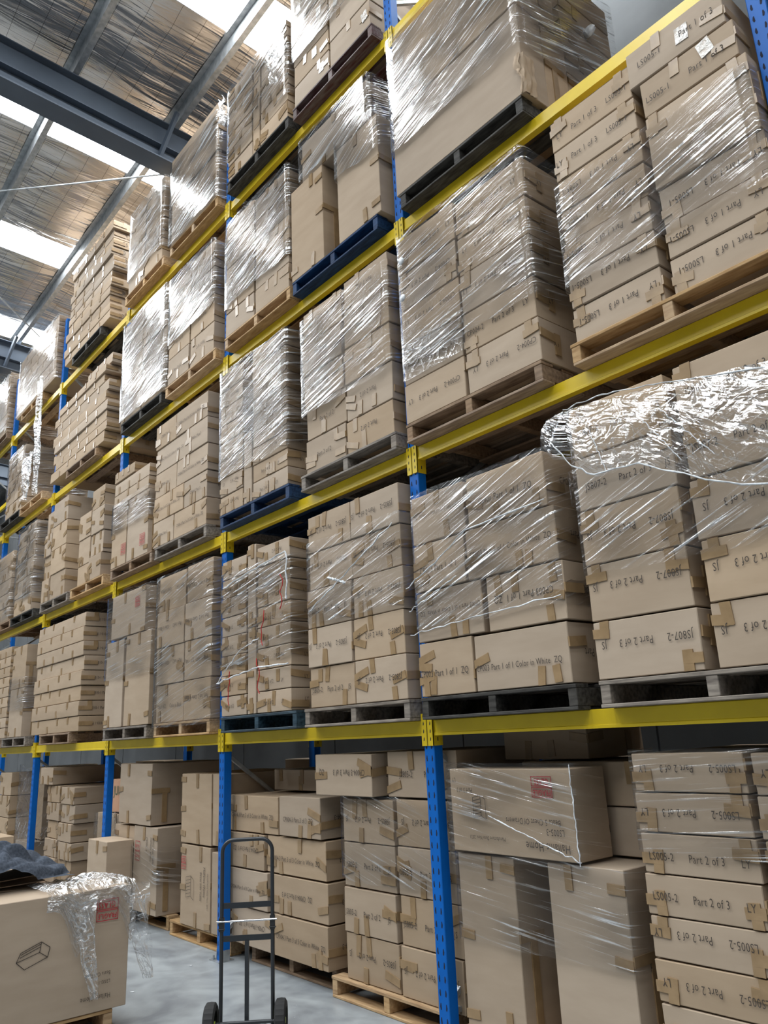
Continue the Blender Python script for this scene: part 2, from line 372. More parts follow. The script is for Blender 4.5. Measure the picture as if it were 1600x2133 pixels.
# ---------------------------------------------------------------- stretch wrap
def wrap(x0, x1, z0, z1, y, d, label, ang=8, dens=.6, crump=0., milk=.12, slope=0., seed=0, off=.014, left=.25, uneven=0., group='stretch film round the loads'):
    for i in range(8):
        p = BAY-i*BAY
        if y < .08 and x0-off < p+.06 < x1: x0 = p+.06+off
        if y < .08 and x0 < p-.06 < x1+off: x1 = p-.06-off
    mb = MB(); rnd = random.Random(seed*13+int(x0*100))
    pts = []; L = 0.; c = .02
    path = [Vector((x0-off, y+left)), Vector((x0-off, y+c)), Vector((x0-off+c, y-off)), Vector((x1+off-c, y-off)), Vector((x1+off, y+c)), Vector((x1+off, y+d))]
    samples = []
    for a, b in zip(path, path[1:]):
        n = max(1, int((b-a).length/.055)); nrm = Vector(((b-a).y, -(b-a).x)).normalized()
        for i in range(n): samples.append((a.lerp(b, i/n), L+(b-a).length*i/n, nrm))
        L += (b-a).length
    samples.append((path[-1], L, nrm)); nv = max(3, int((z1-z0)/.05)); uvs = []
    for j in range(nv+1):
        for p, uu, nr in samples:
            t = j/nv; zz = z0+(z1-z0)*t
            zz += (uu-left)/max(.1, x1-x0)*slope*(1-t if slope < 0 else t) if 0 < uu-left < (x1-x0) else 0
            edge = (noise.noise((uu*2.1, seed*7.1, 3.)))*uneven
            if t == 0: zz -= abs(edge)
            if t == 1: zz += edge*.5
            q = noise.noise((uu*1.1+seed, zz*6-uu*math.tan(math.radians(ang))*6, seed))*.006+noise.noise((uu*5+seed*3, zz*5, 1.))*.003
            q += .003
            mb.v.append((p.x+nr.x*q, p.y+nr.y*q, zz)); uvs.append((uu, zz))
    K = len(samples)
    for j in range(nv):
        for i in range(K-1): mb.f.append((j*K+i, j*K+i+1, (j+1)*K+i+1, (j+1)*K+i)); mb.m.append(0)
    me = mb.mesh('stretch_wrap', FM(ang, dens, crump, milk), 80)
    ul = me.uv_layers.new(name='UVMap')
    for l in me.loops: ul.data[l.index].uv = uvs[l.vertex_index]
    o = link('stretch_wrap', me); tag(o, label, 'plastic wrap', group); return o
def sheet(fn, nu, nv, mat, label, name='stretch_wrap', cat='plastic wrap', parent=None, scale=(1, 1), group=None):
    mb = MB(); uvs = []
    for j in range(nv+1):
        for i in range(nu+1):
            a, b = i/nu, j/nv; mb.v.append(tuple(fn(a, b))); uvs.append((a*scale[0], b*scale[1]))
    for j in range(nv):
        for i in range(nu): q = j*(nu+1)+i; mb.f.append((q, q+1, q+nu+2, q+nu+1)); mb.m.append(0)
    me = mb.mesh(name, mat, 70); ul = me.uv_layers.new(name='UVMap')
    for l in me.loops: ul.data[l.index].uv = uvs[l.vertex_index]
    o = link(name, me, parent)
    if not parent: tag(o, label, cat, group)
    return o
# ================================================================ SETTING
def slab(name, x0, x1, y0, y1, z0, z1, mat):
    b = MB(); b.box(x0, x1, y0, y1, z0, z1); return struct(link(name, b.mesh(name, mat)))
XL, XR, YF, YB = -24., 7.5, -13., 2.7
slab('floor', XL, XR, YF, YB, -.1, 0, M['floor'])
RZ = lambda y: 10.12-.07*y
def panelled(name, horizontal):
    b = MB()
    if horizontal:
        x = XL
        while x < XR:
            b.box(x+.012, min(x+2.4, XR)-.012, YB, YB+.15, 0, 11); x += 2.4
        b.box(XL, XR, YB+.02, YB+.14, 0, 11)
    return struct(link(name, b.mesh(name, M['precast'])))
panelled('wall_back', True)
slab('wall_left', XL-.15, XL, YF, YB, 0, 11, M['precast'])
slab('wall_right_added', XR, XR+.15, YF, YB, 0, 11, M['precast'])  # unseen end wall, put in to cut the light from the right
slab('wall_front', XL, XR, YF-.15, YF, 0, 11.2, M['precast'])
# roof of foil-backed sheeting between translucent strips every 3.1 m
strips = [(-2.13-3.1*k, -2.87-3.1*k) for k in range(-4, 7)]
b = MB(); sk = MB(); last = XR
y0, y1 = YF, YB
for hi, lo in sorted(strips, reverse=True):
    if lo < XL: continue
    for a, c, tgt, nx in ((hi, last, b, 12), (lo, hi, sk, 1)):
        if tgt is sk:
            tgt.quad((a, y0, RZ(y0)+.02), (a, y1, RZ(y1)+.02), (c, y1, RZ(y1)+.02), (c, y0, RZ(y0)+.02))
        else:
            NX, NY = 26, 90; base = len(b.v)
            for j in range(NY+1):
                for i in range(NX+1):
                    x = a+(c-a)*i/NX; y = y0+(y1-y0)*j/NY
                    e = min(i, NX-i)/NX*2
                    pz = -.035*abs(math.sin(math.pi*(y-.12)/1.36))*min(1, e*5)
                    b.v.append((x, y, RZ(y)+pz+noise.noise((x*3.2, y*1.1, 0))*.022*min(1, e*6)+.01))
            for j in range(NY):
                for i in range(NX): q = base+j*(NX+1)+i; b.f.append((q, q+NX+1, q+NX+2, q+1)); b.m.append(0)
    last = lo
b.quad((XL, y0, RZ(y0)), (XL, y1, RZ(y1)), (last, y1, RZ(y1)), (last, y0, RZ(y0)))
struct(link('ceiling', b.mesh('ceiling', M['foil'], 60)))
struct(link('window_1', sk.mesh('skylight_strips', M['sky'])))
# purlins (Z sections along X)
for k in range(-1, 10):
    y = .02-1.36*k
    if y > YB-.05: continue
    zt = RZ(y)-.01; b = MB()
    b.box(XL, XR, y-.004, y, zt-.2, zt); b.box(XL, XR, y, y+.07, zt-.2, zt-.196); b.box(XL, XR, y-.07, y, zt-.004, zt); b.box(XL, XR, y+.066, y+.07, zt-.196, zt-.18)
    o = link('purlin', b.mesh('purlin', M['galv'])); tag(o, ('galvanised roof purlin straight above the rack fronts' if k == 0 else 'galvanised roof purlin, %s one out over the aisle from the rack' % ('zeroth', 'first', 'second', 'third', 'fourth', 'fifth', 'sixth', 'seventh', 'eighth', 'ninth')[k] if k > 0 else 'galvanised roof purlin over the back of the rack'), 'roof beam', 'roof purlins')
def rafter(x, lab):
    e = link('rafter', None, None, (x, 0, 0)); tag(e, lab, 'roof beam')
    def seg(nm, w, z0, z1):
        b = MB(); v = []
        for y in (YF, YB-.3):
            for xx, zz in ((-w/2, z0), (w/2, z0), (w/2, z1), (-w/2, z1)): v.append((xx, y, RZ(y)-.25+zz))
        b.v = v; b.f = [(0, 1, 2, 3), (7, 6, 5, 4), (0, 4, 5, 1), (1, 5, 6, 2), (2, 6, 7, 3), (3, 7, 4, 0)]; b.m = [0]*6
        link(nm, b.mesh(nm, M['steelblue']), e)
    seg('top_flange', .2, -.014, 0); seg('web', .012, -.615, -.014); seg('middle_flange', .2, -.385, -.37); seg('bottom_flange', .30, -.635, -.615)
for x, lab in ((-4.5, 'blue grey steel roof beam crossing the upper left corner'), (-11.9, 'blue grey steel roof beam at the far left edge'), (-19.2, 'blue grey steel roof beam beyond the far end of aisle'), (3, 'blue grey steel roof beam over the near rack bay')):
    rafter(x, lab)
def rod(a, c, lab, rr=.012):
    b = MB(); b.tube([a, c], rr, 8); tag(link('bracing_rod', b.mesh('bracing_rod', M['galv'], 40)), lab, 'roof brace')
rod((-8.2, -2.81, 9.75), (-4.62, .75, 9.70), 'thin steel cross brace under roof near the big roof beam')
rod((-8.2, -2.31, 9.66), (-11.78, 1.1, 9.62), 'thin steel cross brace under roof near the far roof beam')
def flybrace(x, y, lab):
    b = MB(); b.bar((x+.3, y, RZ(y)-.2), (x+.05, y-.12, RZ(y)-.8), .05, .05); tag(link('fly_brace', b.mesh('fly_brace', M['steelblue'])), lab, 'roof brace')
flybrace(-4.5, -.05, 'short steel strut from purlin down to the big roof beam')
flybrace(-11.9, -.05, 'short steel strut from purlin down to far roof beam')
# ================================================================ RACK
TOPS = (1.905, 3.832, 5.755, 7.675); CB_ = (1.741, 3.635, 5.571, 7.493)
def post_mesh(slots=True):
    b = MB(); b.box(-.048, .048, 0, .078, 0, 8.9)
    b2 = b.mesh('post', [M['blue'], M['slot']]); bevel_mesh(b2, .004)
    bb = MB(); z = .06
    while z < 8.85:
        for s in (-1, 1):
            x = s*.026; n = len(bb.v)
            prof = [(-.0065, 0), (-.002, -.016), (.003, -.018), (.0075, -.012), (.0045, .018), (.001, .022), (-.0025, .018)]
            bb.v += [(x-s*px, -.0006, z+pz) for px, pz in prof]; fc = tuple(range(n, n+7)); bb.f.append(fc if s > 0 else fc[::-1]); bb.m.append(1)
        z += .0762
    n0 = len(b2.vertices)
    V = [tuple(v.co) for v in b2.vertices]+bb.v; F = [tuple(p.vertices) for p in b2.polygons]+[tuple(i+n0 for i in q) for q in bb.f]
    mi = [0]*len(b2.polygons)+bb.m; me = bpy.data.meshes.new('post'); me.from_pydata(V, [], F); me.materials.append(M['blue']); me.materials.append(M['slot']); me.polygons.foreach_set('material_index', mi); me.update(); return me
PM_ = post_mesh()
def strut_mesh(a, c):
    b = MB(); b.bar(a, c, .035, .03); return b.mesh('strut', M['galv'])
ST = []
z = .18; k = 0
while z < 8.2:
    ST.append(strut_mesh((0, .06, z), (0, 1.0, z))) if k % 4 == 0 else None
    a, c = ((0, .06, z+.05), (0, 1.0, z+.75)) if k % 2 == 0 else ((0, 1.0, z+.05), (0, .06, z+.75))
    ST.append(strut_mesh(a, c)); z += .78; k += 1
fpm = MB(); fpm.box(-.11, .06, -.04, .11, 0, .006); fpm.box(-.056, -.05, .0, .07, .006, .09); fpm.box(.05, .056, .0, .07, .006, .09)
fpm.tube([(-.085, -.01, .006), (-.085, -.01, .04)], .008, 8); fpm.box(-.098, -.072, -.023, .003, .006, .016)
FPM = fpm.mesh('foot_plate', M['galv'])
for i in range(-1, 8):  # starts with an unseen frame added for the light-blocking bay
    x = BAY-i*BAY
    e = link('upright_frame', None, None, (x, 0, 0)); tag(e, ('blue slotted steel upright frame at the right edge of the photo', 'blue slotted steel upright frame nearest the camera, right of the hand truck', 'blue slotted upright frame just behind the hand truck handle', 'blue upright frame between the floor stacks, third from nearest', 'blue upright frame at the left end of the floor stacks, behind grey jumper', 'blue upright frame beside the left photo edge, seen on upper levels', 'blue upright frame far down the aisle', 'last blue upright frame of the rack', 'unseen blue upright frame at the rack end, added with light-blocking bay')[i], 'rack upright', 'rack upright frames')
    link('front_post', PM_, e); link('rear_post', PM_, e, (0, 1.08, 0), (0, 0, math.pi))
    for me in ST: link('strut', me, e)
    link('foot_plate', FPM, e); link('foot_plate', FPM, e, (0, 1.07, 0), (0, 0, math.pi))
# beams
def beam_mesh():
    b = MB(); Lx = BAY-.096-.02; pr = [(-.0, 0), (-.0, .016), (.004, .02), (.004, .096), (.008, .1), (.05, .1), (.05, 0)]
    n = len(pr)
    for x in (-Lx/2, Lx/2):
        for y, zz in pr: b.v.append((x, y, zz))
    for i in range(n): b.f.append((i, (i+1) % n, n+(i+1) % n, n+i)); b.m.append(0)
    b.f.append(tuple(range(n))[::-1]); b.f.append(tuple(range(n, 2*n))); b.m += [0, 0]
    return b.mesh('beam', M['yel'])
def conn_mesh(s):
    # L shaped end connector: flange on the post's front, plate on its side
    b = MB(); xi = s*(BAY/2-.048)     # post side face
    b.box(min(xi, xi-s*.005), max(xi, xi-s*.005), -.010, .078, 0, .207)
    x2 = xi+s*.042; b.box(min(xi-s*.005, x2), max(xi-s*.005, x2), -.012, -.002, 0, .207)
    me = b.mesh('end_connector', [M['yel'], M['slot']])
    bb = MB()
    for j in range(4):
        zz = .03+j*.05; n = len(bb.v); xc = xi+s*.016
        bb.v += [(xc-.004, -.0126, zz), (xc+.004, -.0126, zz+.004), (xc+.006, -.0126, zz+.016), (xc+.001, -.0126, zz+.028), (xc-.003, -.0126, zz+.016)]; bb.f.append((n, n+1, n+2, n+3, n+4)); bb.m.append(1)
    xs = xi-s*.0056; n = len(bb.v); bb.v += [(xs, .03, .03), (xs, .038, .03), (xs, .038, .055), (xs, .03, .055)]; bb.f.append((n, n+1, n+2, n+3)); bb.m.append(1)
    n0 = len(me.vertices); V = [tuple(v.co) for v in me.vertices]+bb.v; F = [tuple(p.vertices) for p in me.polygons]+[tuple(i+n0 for i in q) for q in bb.f]
    mi = [0]*len(me.polygons)+bb.m; m2 = bpy.data.meshes.new('end_connector'); m2.from_pydata(V, [], F); m2.materials.append(M['yel']); m2.materials.append(M['slot']); m2.polygons.foreach_set('material_index', mi); m2.update(); return m2
BM_, CL, CR_ = beam_mesh(), conn_mesh(-1), conn_mesh(1)
lv = ('lowest', 'second', 'third', 'top'); nb = ('nearest', 'second', 'third', 'fourth', 'fifth', 'sixth', 'seventh', 'added light-blocking')
for i in range(-1, 7):  # first bay is unseen, added to keep light out of the rack
    xc = BAY/2-i*BAY
    for k in range(4):
        for back in (0, 1):
            e = link('rack_beam', None, None, (xc, 1.08 if back else 0, CB_[k]), (0, 0, math.pi if back else 0))
            tag(e, f"yellow {'rear' if back else 'front'} rack beam of the {lv[k]} shelf, {nb[i]} bay", 'rack beam', 'yellow rack beams')
            link('beam', BM_, e, (0, 0, TOPS[k]-CB_[k]-.1)); link('end_connector', CL, e); link('end_connector', CR_, e)
# ================================================================ LOADS
rowname = ['bottom', 'second', 'third', 'fourth', 'fifth', 'sixth', 'seventh', 'eighth', 'ninth', 'tenth', 'eleventh', 'twelfth', 'thirteenth']
Y0 = -.1
def stack(where, base, cols, col, px=None, y=Y0, d=1.14, style='M', text=None, side=None, look='brown', film=None, flips=None, ts=.052, jit=.008, psx=1., prz=0., tpos=.45):
    """cols: list of (name, x0, x1, [z boundaries]); base = top of beam or floor"""
    if col:
        cx = px if px is not None else (min(c[1] for c in cols)+max(c[2] for c in cols))/2
        pallet(cx, y-.002 if base > .5 else y-.03, base+.001, col, 'under the '+where, prz, psx)
    for ci, c in enumerate(cols):
        nm, x0, x1, zs = c[:4]; opt = c[4] if len(c) > 4 else {}
        for i in range(len(zs)-1):
            pos = rowname[i]+' up'
            if len(zs) == 2: pos = ''
            elif i == len(zs)-2: pos = 'topmost'
            elif i == 0: pos = 'lowest'
            lab = f"{opt.get('look', look)} carton" + (f", {pos}" if pos else '') + (f", {nm}" if nm else '') + f", {where}"
            fl = flips[i % len(flips)] if flips else None
            st = opt.get('style', style)
            carton(x0, x1, zs[i]+.002, zs[i+1], opt.get('y', y+random.uniform(0, jit)), opt.get('d', d), lab, 'cartons of the '+where, st, opt.get('text', text), opt.get('side', side if ci == len(cols)-1 or opt.get('s') else None), fl, ts, dx=random.uniform(-jit, jit)*.6, tpos=tpos)
    for i, w in enumerate(film or []):
        x0, x1, z0, z1 = w[:4]; k = dict(w[4]) if len(w) > 4 else {}
        pre = k.pop('pre', 'clear stretch film around the ')
        wrap(x0, x1, z0, z1, k.pop('y', y)-.002, k.pop('d', min(d, 1.1)), pre+where, seed=i+len(where)+int(x0*10), **k)
def ev(a, b, n): return [a+(b-a)*i/n for i in range(n+1)]
L1, L2, L3, L4 = TOPS
P_ = PH+.004
# ---- lowest shelf
stack('stack right of the nearest blue upright, lowest shelf', L1, [('left column', .02, .56, [L1+P_, 2.40], dict(text='CP003 Part 1 of 1  ZQ')), ('right column', .57, 1.30, [L1+P_, 2.39])], 'darkw', px=.64, style='M', text='CP003 Part 1 of 1 Color in White  ZQ', side='CP003 Part', flips=(0,), ts=.058, look='bare brown', tpos=.4)
cp = 'CP003 Part 1 of 1 Color in White  ZQ'; wh = 'film-wrapped stack right of nearest upright, lowest shelf'
for nm, x0, x1, z0, z1, fl, tx in (('second row left', .02, .675, 2.402, 2.735, 1, cp), ('second row right', .71, 1.31, 2.395, 2.735, 1, 'CP003 Part 1 of 1  ZQ'), ('third row left', .03, .55, 2.74, 3.065, 0, 'CP003 Part 1 of 1'), ('third row right', .56, 1.29, 2.74, 3.065, 0, cp), ('top row left', -.02, .575, 3.07, 3.41, 1, cp), ('top row right', .6, 1.25, 3.07, 3.41, 0, 'Color Part 1 of 1  ZQ')):
    carton(x0, x1, z0+.002, z1, Y0, 1.14, 'brown carton, '+nm+', '+wh, 'cartons of the '+wh, 'M', tx, 'CP003 Part' if 'right' in nm else None, fl, .055)
wrap(.0, 1.29, 2.5, 3.43, Y0-.004, 1.1, 'clear stretch film around the '+wh, ang=20, dens=.55, seed=3, uneven=.05, milk=.1)
a = 'stack at the right photo edge, lowest shelf'
stack(a, L1, [('left column', 1.455, 2.065, ev(L1+P_, 3.585, 5)), ('right column', 2.13, 2.74, ev(L1+P_, 3.585, 5))], 'grey', px=2.09, style='L', text='JS807-2      Part 2 of 3      JS', flips=(1, 1, 1, 0, 0), jit=.014,
      film=[(1.455, 2.74, 2.62, 3.42, dict(ang=22, dens=.38, uneven=.12, milk=.08))])
a = 'stack left of the nearest upright, lowest shelf'
stack(a, L1, [('left column', -1.25, -.67, ev(L1+P_, 3.59, 5)), ('right column', -.665, -.09, ev(L1+P_, 3.59, 5))], 'grey', px=-.66, style='M', text='JS805-2     Part 2 of 2     JS', jit=.02,
      film=[(-1.23, -.09, 2.7, 3.36, dict(ang=16, dens=.45, uneven=.08))])
a = 'red-strapped stack on the lowest shelf'
stack(a, L1, [('left column', -2.7, -2.24, ev(L1+P_, 3.49, 8)), ('upright middle box', -2.225, -2.075, [L1+P_, 2.8, 3.56], dict(style='T', text=None)), ('right column', -2.05, -1.51, ev(L1+P_, 3.5, 8))], 'navyw', px=-2.06, style='M', text='Part 2 of 2    LY', side='LY', ts=.04,
      film=[(-2.69, -1.51, 2.5, 3.36, dict(ang=10, dens=.5, uneven=.06))])
for i, (x, zz) in enumerate(((-2.5, 2.28), (-1.98, 2.35), (-1.9, 2.75), (-1.6, 3.02))):
    b = MB(); b.tube([(x+random.uniform(-.03, .03), Y0-.03, zz-.14+j*.05) for j in range(7)], .004, 6); tag(link('red_strap', b.mesh('red_strap', plain('red_strap', (.5, .02, .02), .4), 60)), 'red plastic strap end hanging %s on the red-strapped stack' % ('low left', 'low right', 'mid right', 'high right')[i], 'strap')
a = 'fully wrapped stack left of red-strapped stack, lowest shelf'
stack(a, L1, [('left column', -4.17, -3.51, ev(L1+P_, 3.6, 4)), ('right column', -3.49, -2.86, ev(L1+P_, 3.61, 4))], 'tan', px=-3.52, style='M', text='Part 1 of 2    Color in Black', jit=.02,
      film=[(-4.17, -2.86, 2.0, 3.6, dict(ang=14, dens=.55, milk=.14))])
a = 'stack of tall boxes, lowest shelf'
stack(a, L1, [('left', -5.62, -5.08, [L1+P_, 3.05]), ('right', -5.02, -4.32, [L1+P_, 3.07])], 'grey', px=-4.98, style='T', look='tall narrow brown', flips=(0,),
      film=[(-5.62, -4.32, 2.6, 3.6, dict(ang=6, dens=.3))])
o = carton(-5.5, -4.5, 3.075, 3.6, Y0, 1.1, 'brown carton with red print lying on the tall boxes, lowest shelf', None, 'T')
def fragile(o, x, z, w=.13, h=.12, flip=True, face='f', y=-.0065):
    b = MB(); t = .005
    for i, (zz, hh) in enumerate(((0, h/2-.004), (h/2, h/2-.004))):
        b.box(0, w, -.0005, 0, zz, zz+t); b.box(0, w, -.0005, 0, zz+hh-t, zz+hh); b.box(0, t, -.0005, 0, zz, zz+hh); b.box(w-t, w, -.0005, 0, zz, zz+hh)
    l = link('fragile_mark', b.mesh('fragile_mark', M['redink']), o)
    if face == 'f':
        l.location = (x, y, z)
        put_text(o, 'FRAGILE', h*.34, x+(w-.01 if flip else .01), y-.0003, z+h*.23, 'f', flip, 'redink', 'fragile_lettering', width=w*.86, bold=.001)
        put_text(o, 'GLASS', h*.36, x+(w-.02 if flip else .02), y-.0003, z+h*.73, 'f', flip, 'redink', 'fragile_lettering', width=w*.8, bold=.001)
    return l
fragile(o, .22, .3)
a = 'stack of long flat cartons, lowest shelf'
stack(a, L1, [('', -8.5, -6.5, ev(L1+P_, 3.585, 8))], 'brownw', px=-7.42, style='R', side='CP010-1 Part', look='long flat brown', jit=.035, ts=.045)
a = 'stack beyond the long flat cartons, lowest shelf'
stack(a, L1, [('', -9.72, -9.0, [L1+P_, 2.78, 3.44])], 'grey', px=-9.35, style='T', look='square brown', film=[(-9.72, -9.0, 2.45, 2.95, dict(ang=5, dens=.4))])
a = 'farthest stack at left photo edge, lowest shelf'
stack(a, L1, [('', -10.95, -9.85, ev(L1+P_, 3.5, 9))], 'brownw', px=-10.62, style='R')
# ---- second shelf
a = 'stack at the right photo edge, second shelf'
stack(a, L2, [('left column', 1.565, 2.15, ev(L2+P_-.01, 5.52, 7)), ('right column', 2.21, 2.8, [L2+P_-.01, 4.18, 4.39, 4.615], dict(s=1))], 'tan', px=2.17, style='L', text='LY        Part 1 of 3       LS005-1', flips=(1, 1, 1, 1, 1, 0, 0), jit=.014, ts=.05,
      film=[(1.56, 2.79, 4.33, 5.03, dict(ang=14, dens=.5, uneven=.04, milk=.1))])
carton(2.2, 2.79, 4.62, 5.09, Y0, 1.14, 'deep carton under film, fourth up, right column, right edge stack, second shelf', None, 'L', None, None, 1)
carton(2.2, 2.76, 5.095, 5.33, Y0, 1.14, 'brown carton with torn clear tape, second from top at right, second shelf', None, 'C', 'LS005-1      Part 1 of 3', None, 0, .052)
carton(2.14, 2.73, 5.335, 5.58, Y0, 1.14, 'topmost brown carton of the right column, right edge, second shelf', None, 'C', 'LS005-1      Part 1 of 3', None, 0, .052)
a = 'wrapped stack right of nearest upright, second shelf'
stack(a, L2, [('left column', .03, .675, ev(L2+P_, 5.5, 5)), ('right column', .69, 1.32, ev(L2+P_, 5.46, 5))], 'brownw', px=.68, style='L', text='CP004-2      Part 2 of 3      LY', side='LY', flips=(1, 0, 1, 1, 0), ts=.05,
      film=[(.03, 1.33, 4.42, 5.52, dict(ang=10, dens=.6, uneven=.06)), (.03, .7, 4.3, 4.6, dict(ang=-12, dens=.3, crump=.2, left=.1, d=.02, pre='loose lower layer of film on the '))])
a = 'wrapped stack left of nearest upright, second shelf'
stack(a, L2, [('left column', -1.26, -.69, ev(L2+P_, 5.48, 5)), ('right column', -.665, -.08, [L2+P_, 4.25, 4.565, 4.885, 5.2, 5.52], dict(s=1))], 'grey', px=-.68, style='M', text='Part 2 of 2', jit=.025,
      film=[(-1.27, -.08, 4.5, 5.42, dict(ang=12, dens=.7, uneven=.05))])
a = 'wrapped stack on the blue pallet, second shelf'
stack(a, L2, [('left column', -2.77, -2.32, ev(L2+P_, 5.48, 8)), ('upright middle box', -2.305, -2.155, [L2+P_, 4.68], dict(style='T', text=None)), ('right column', -2.135, -1.53, ev(L2+P_, 5.5, 9), dict(s=1))], 'bluew', px=-2.13, style='M', text='Part 2 of 2    LY', side='LY', ts=.04,
      film=[(-2.77, -1.53, 4.35, 5.5, dict(ang=12, dens=.75, uneven=.06, milk=.16))])
a = 'unwrapped brick-laid stack, second shelf'
zz = ev(L2+P_, 5.46, 5)
pallet(-3.68, Y0, L2+.001, 'grey', 'under the '+a)
for i in range(5):
    sp = (-3.85, -3.62, -3.82, -3.6, -3.84)[i]
    for j, (x0, x1) in enumerate(((-4.38, sp), (sp+.01, -3.07))):
        carton(x0, x1, zz[i]+.002, zz[i+1], Y0+random.uniform(0, .015), 1.14, f"bare brown carton, {rowname[i]} row {('left', 'right')[j]}, {a}", 'cartons of the '+a, 'M', 'CP004-3 Part 3 of 3 Color in White  ZQ' if x1-x0 > .6 else 'CP004-3 Part 3', 'CP004-3' if j else None, 0, .042, dx=random.uniform(-.01, .01))
a = 'mixed stack with red labels, second shelf'
pallet(-5.1, Y0, L2+.001, 'brownw', 'under the '+a)
for i, (x0, x1) in enumerate(((-5.76, -5.17), (-5.15, -4.52))):
    o = carton(x0, x1, L2+P_, 4.76, Y0, 1.1, f"tall brown carton with red label, {('left', 'right')[i]}, {a}", None, 'T'); fragile(o, .1, .12, .15, .14, flip=False)
stack(a, L2, [('flat box layer', -5.76, -4.56, [4.77, 4.93, 5.09], dict(style='R')), ('small crooked box', -5.7, -5.0, [5.10, 5.24])], None, style='R', look='flat brown', film=[(-5.76, -4.52, 4.42, 4.8, dict(ang=4, dens=.7))])
a = 'loose stack left of the red labels, second shelf'
stack(a, L2, [('left column', -6.95, -6.5, [L2+P_, 4.25, 4.62, 4.98]), ('middle column', -6.48, -6.02, [L2+P_, 4.3, 4.6, 4.95, 5.24])], 'tan', px=-6.5, style='M', jit=.03)
a = 'double column stack with white-ended pallet, second shelf'
stack(a, L2, [('left column', -8.72, -8.16, ev(L2+P_, 5.4, 4)), ('right column', -8.13, -7.47, ev(L2+P_, 5.47, 4))], 'grey', px=-8.1, style='M', jit=.03)
a = 'pale wrapped stack far left, second shelf'
stack(a, L2, [('left column', -9.95, -9.5, ev(L2+P_, 5.4, 5)), ('right column', -9.48, -9.0, ev(L2+P_, 5.45, 5))], 'darkw', px=-9.45, film=[(-9.95, -9.0, 4.2, 5.45, dict(ang=8, dens=.6, milk=.2))])
a = 'stack at the left photo edge, second shelf'
stack(a, L2, [('', -11.2, -10.25, ev(L2+P_, 5.2, 5))], 'brownw', px=-10.8, film=[(-11.2, -10.25, 4.0, 5.2, dict(ang=8, dens=.5))])
# ---- third shelf
a = 'huge wrapped box load, third shelf'
pallet(.76, Y0, L3+.001, 'darkw', 'under the '+a)
carton(.09, 1.42, L3+P_, 6.65, Y0, .26, 'huge plain carton with crushed corner, third shelf right of nearest upright', None, None)
carton(.09, 1.415, L3+P_, 6.65, Y0+.27, .26, 'second big carton standing behind the crushed one, third shelf', None, 'T', None, None)
carton(.13, 1.42, 6.66, 7.38, Y0, .45, 'upper huge carton under thick film, third shelf', None, 'M')
for i in range(6):
    zs = ev(L3+P_, 7.38, 6); carton(.15, 1.41, zs[i]+.002, zs[i+1], Y0+.54, .66, f"flat carton, {rowname[i]} of pile behind the huge boxes, third shelf", 'flat cartons behind the huge boxes', 'L')
wrap(.08, 1.42, 6.3, 7.42, Y0-.004, 1.24, 'thick stretch film around the upper huge carton', ang=16, dens=.8, milk=.16, seed=5, uneven=.05)
b = MB()
mb_ = sheet(lambda a_, b_: (1.40+.05*noise.noise((a_*3, b_*4, 5))+.02*math.sin(b_*6), Y0-.012-.03*abs(noise.noise((a_*5, b_*5, 1))), L3+.13+.32*b_+.02*noise.noise((a_*7, b_*3, 8))-.0*a_) if a_ < .5 else (1.43+.02*noise.noise((a_*9, b_*4, 2)), Y0+.12*(a_-.5)*2, L3+.13+.32*b_), 14, 14, M['card'], 'torn crushed flap at the huge box corner, third shelf', 'torn_flap', 'cardboard scrap')
a = 'tall box load on the bright blue pallet, third shelf'
pallet(-.78, Y0, L3+.001, 'bluew', 'under the '+a)
carton(-1.42, -.9, L3+P_, 6.88, Y0, 1.1, 'tall plain carton, left on the bright blue pallet, third shelf', None, 'T')
carton(-.68, -.1, L3+P_, 6.86, Y0, 1.1, 'tall plain carton, right on the bright blue pallet, third shelf', None, 'T')
carton(-1.25, -.24, 6.89, 7.33, Y0+.02, 1.0, 'wide carton lying across the two tall ones, third shelf', None, 'M')
wrap(-1.27, -.2, 6.9, 7.36, Y0+.01, 1.0, 'clear stretch film around the wide carton on tall ones, third shelf', ang=16, dens=.75, seed=9, milk=.2)
wrap(-.69, -.09, 6.55, 6.95, Y0-.004, 1.0, 'gathered film over the right tall carton top, third shelf', ang=24, dens=.75, seed=11, milk=.2, uneven=.12)
a = 'wrapped stack left of the bright blue pallet, third shelf'
stack(a, L3, [('left column', -2.7, -2.11, ev(L3+P_, 7.26, 5)), ('right column', -2.09, -1.47, ev(L3+P_, 7.22, 5))], 'tan', px=-2.08, style='M', film=[(-2.7, -1.47, 6.25, 7.26, dict(ang=12, dens=.85, milk=.2, uneven=.1))])
a = 'wrapped stack two left of bright blue pallet, third shelf'
stack(a, L3, [('left column', -4.11, -3.56, ev(L3+P_, 7.22, 4)), ('right column', -3.54, -2.97, ev(L3+P_, 7.27, 4))], 'tan', px=-3.52, style='M', text='Part 2 of 2', film=[(-4.11, -2.97, 6.45, 7.28, dict(ang=14, dens=.85, milk=.18, uneven=.08))])
a = 'bright wrapped stack on black pallet, third shelf'
stack(a, L3, [('left column', -5.56, -4.92, ev(L3+P_, 7.33, 5)), ('right column', -4.9, -4.18, ev(L3+P_, 7.33, 5))], 'darkw', px=-4.9, film=[(-5.56, -4.18, 5.92, 7.34, dict(ang=12, dens=.9, milk=.2))])
a = 'pile of long flat cartons, third shelf'
pallet(-7.05, Y0, L3+.001, 'brownw', 'under the '+a)
zs = [L3+P_, 6.06, 6.2, 6.35, 6.5, 6.66, 6.82, 6.96, 7.08]
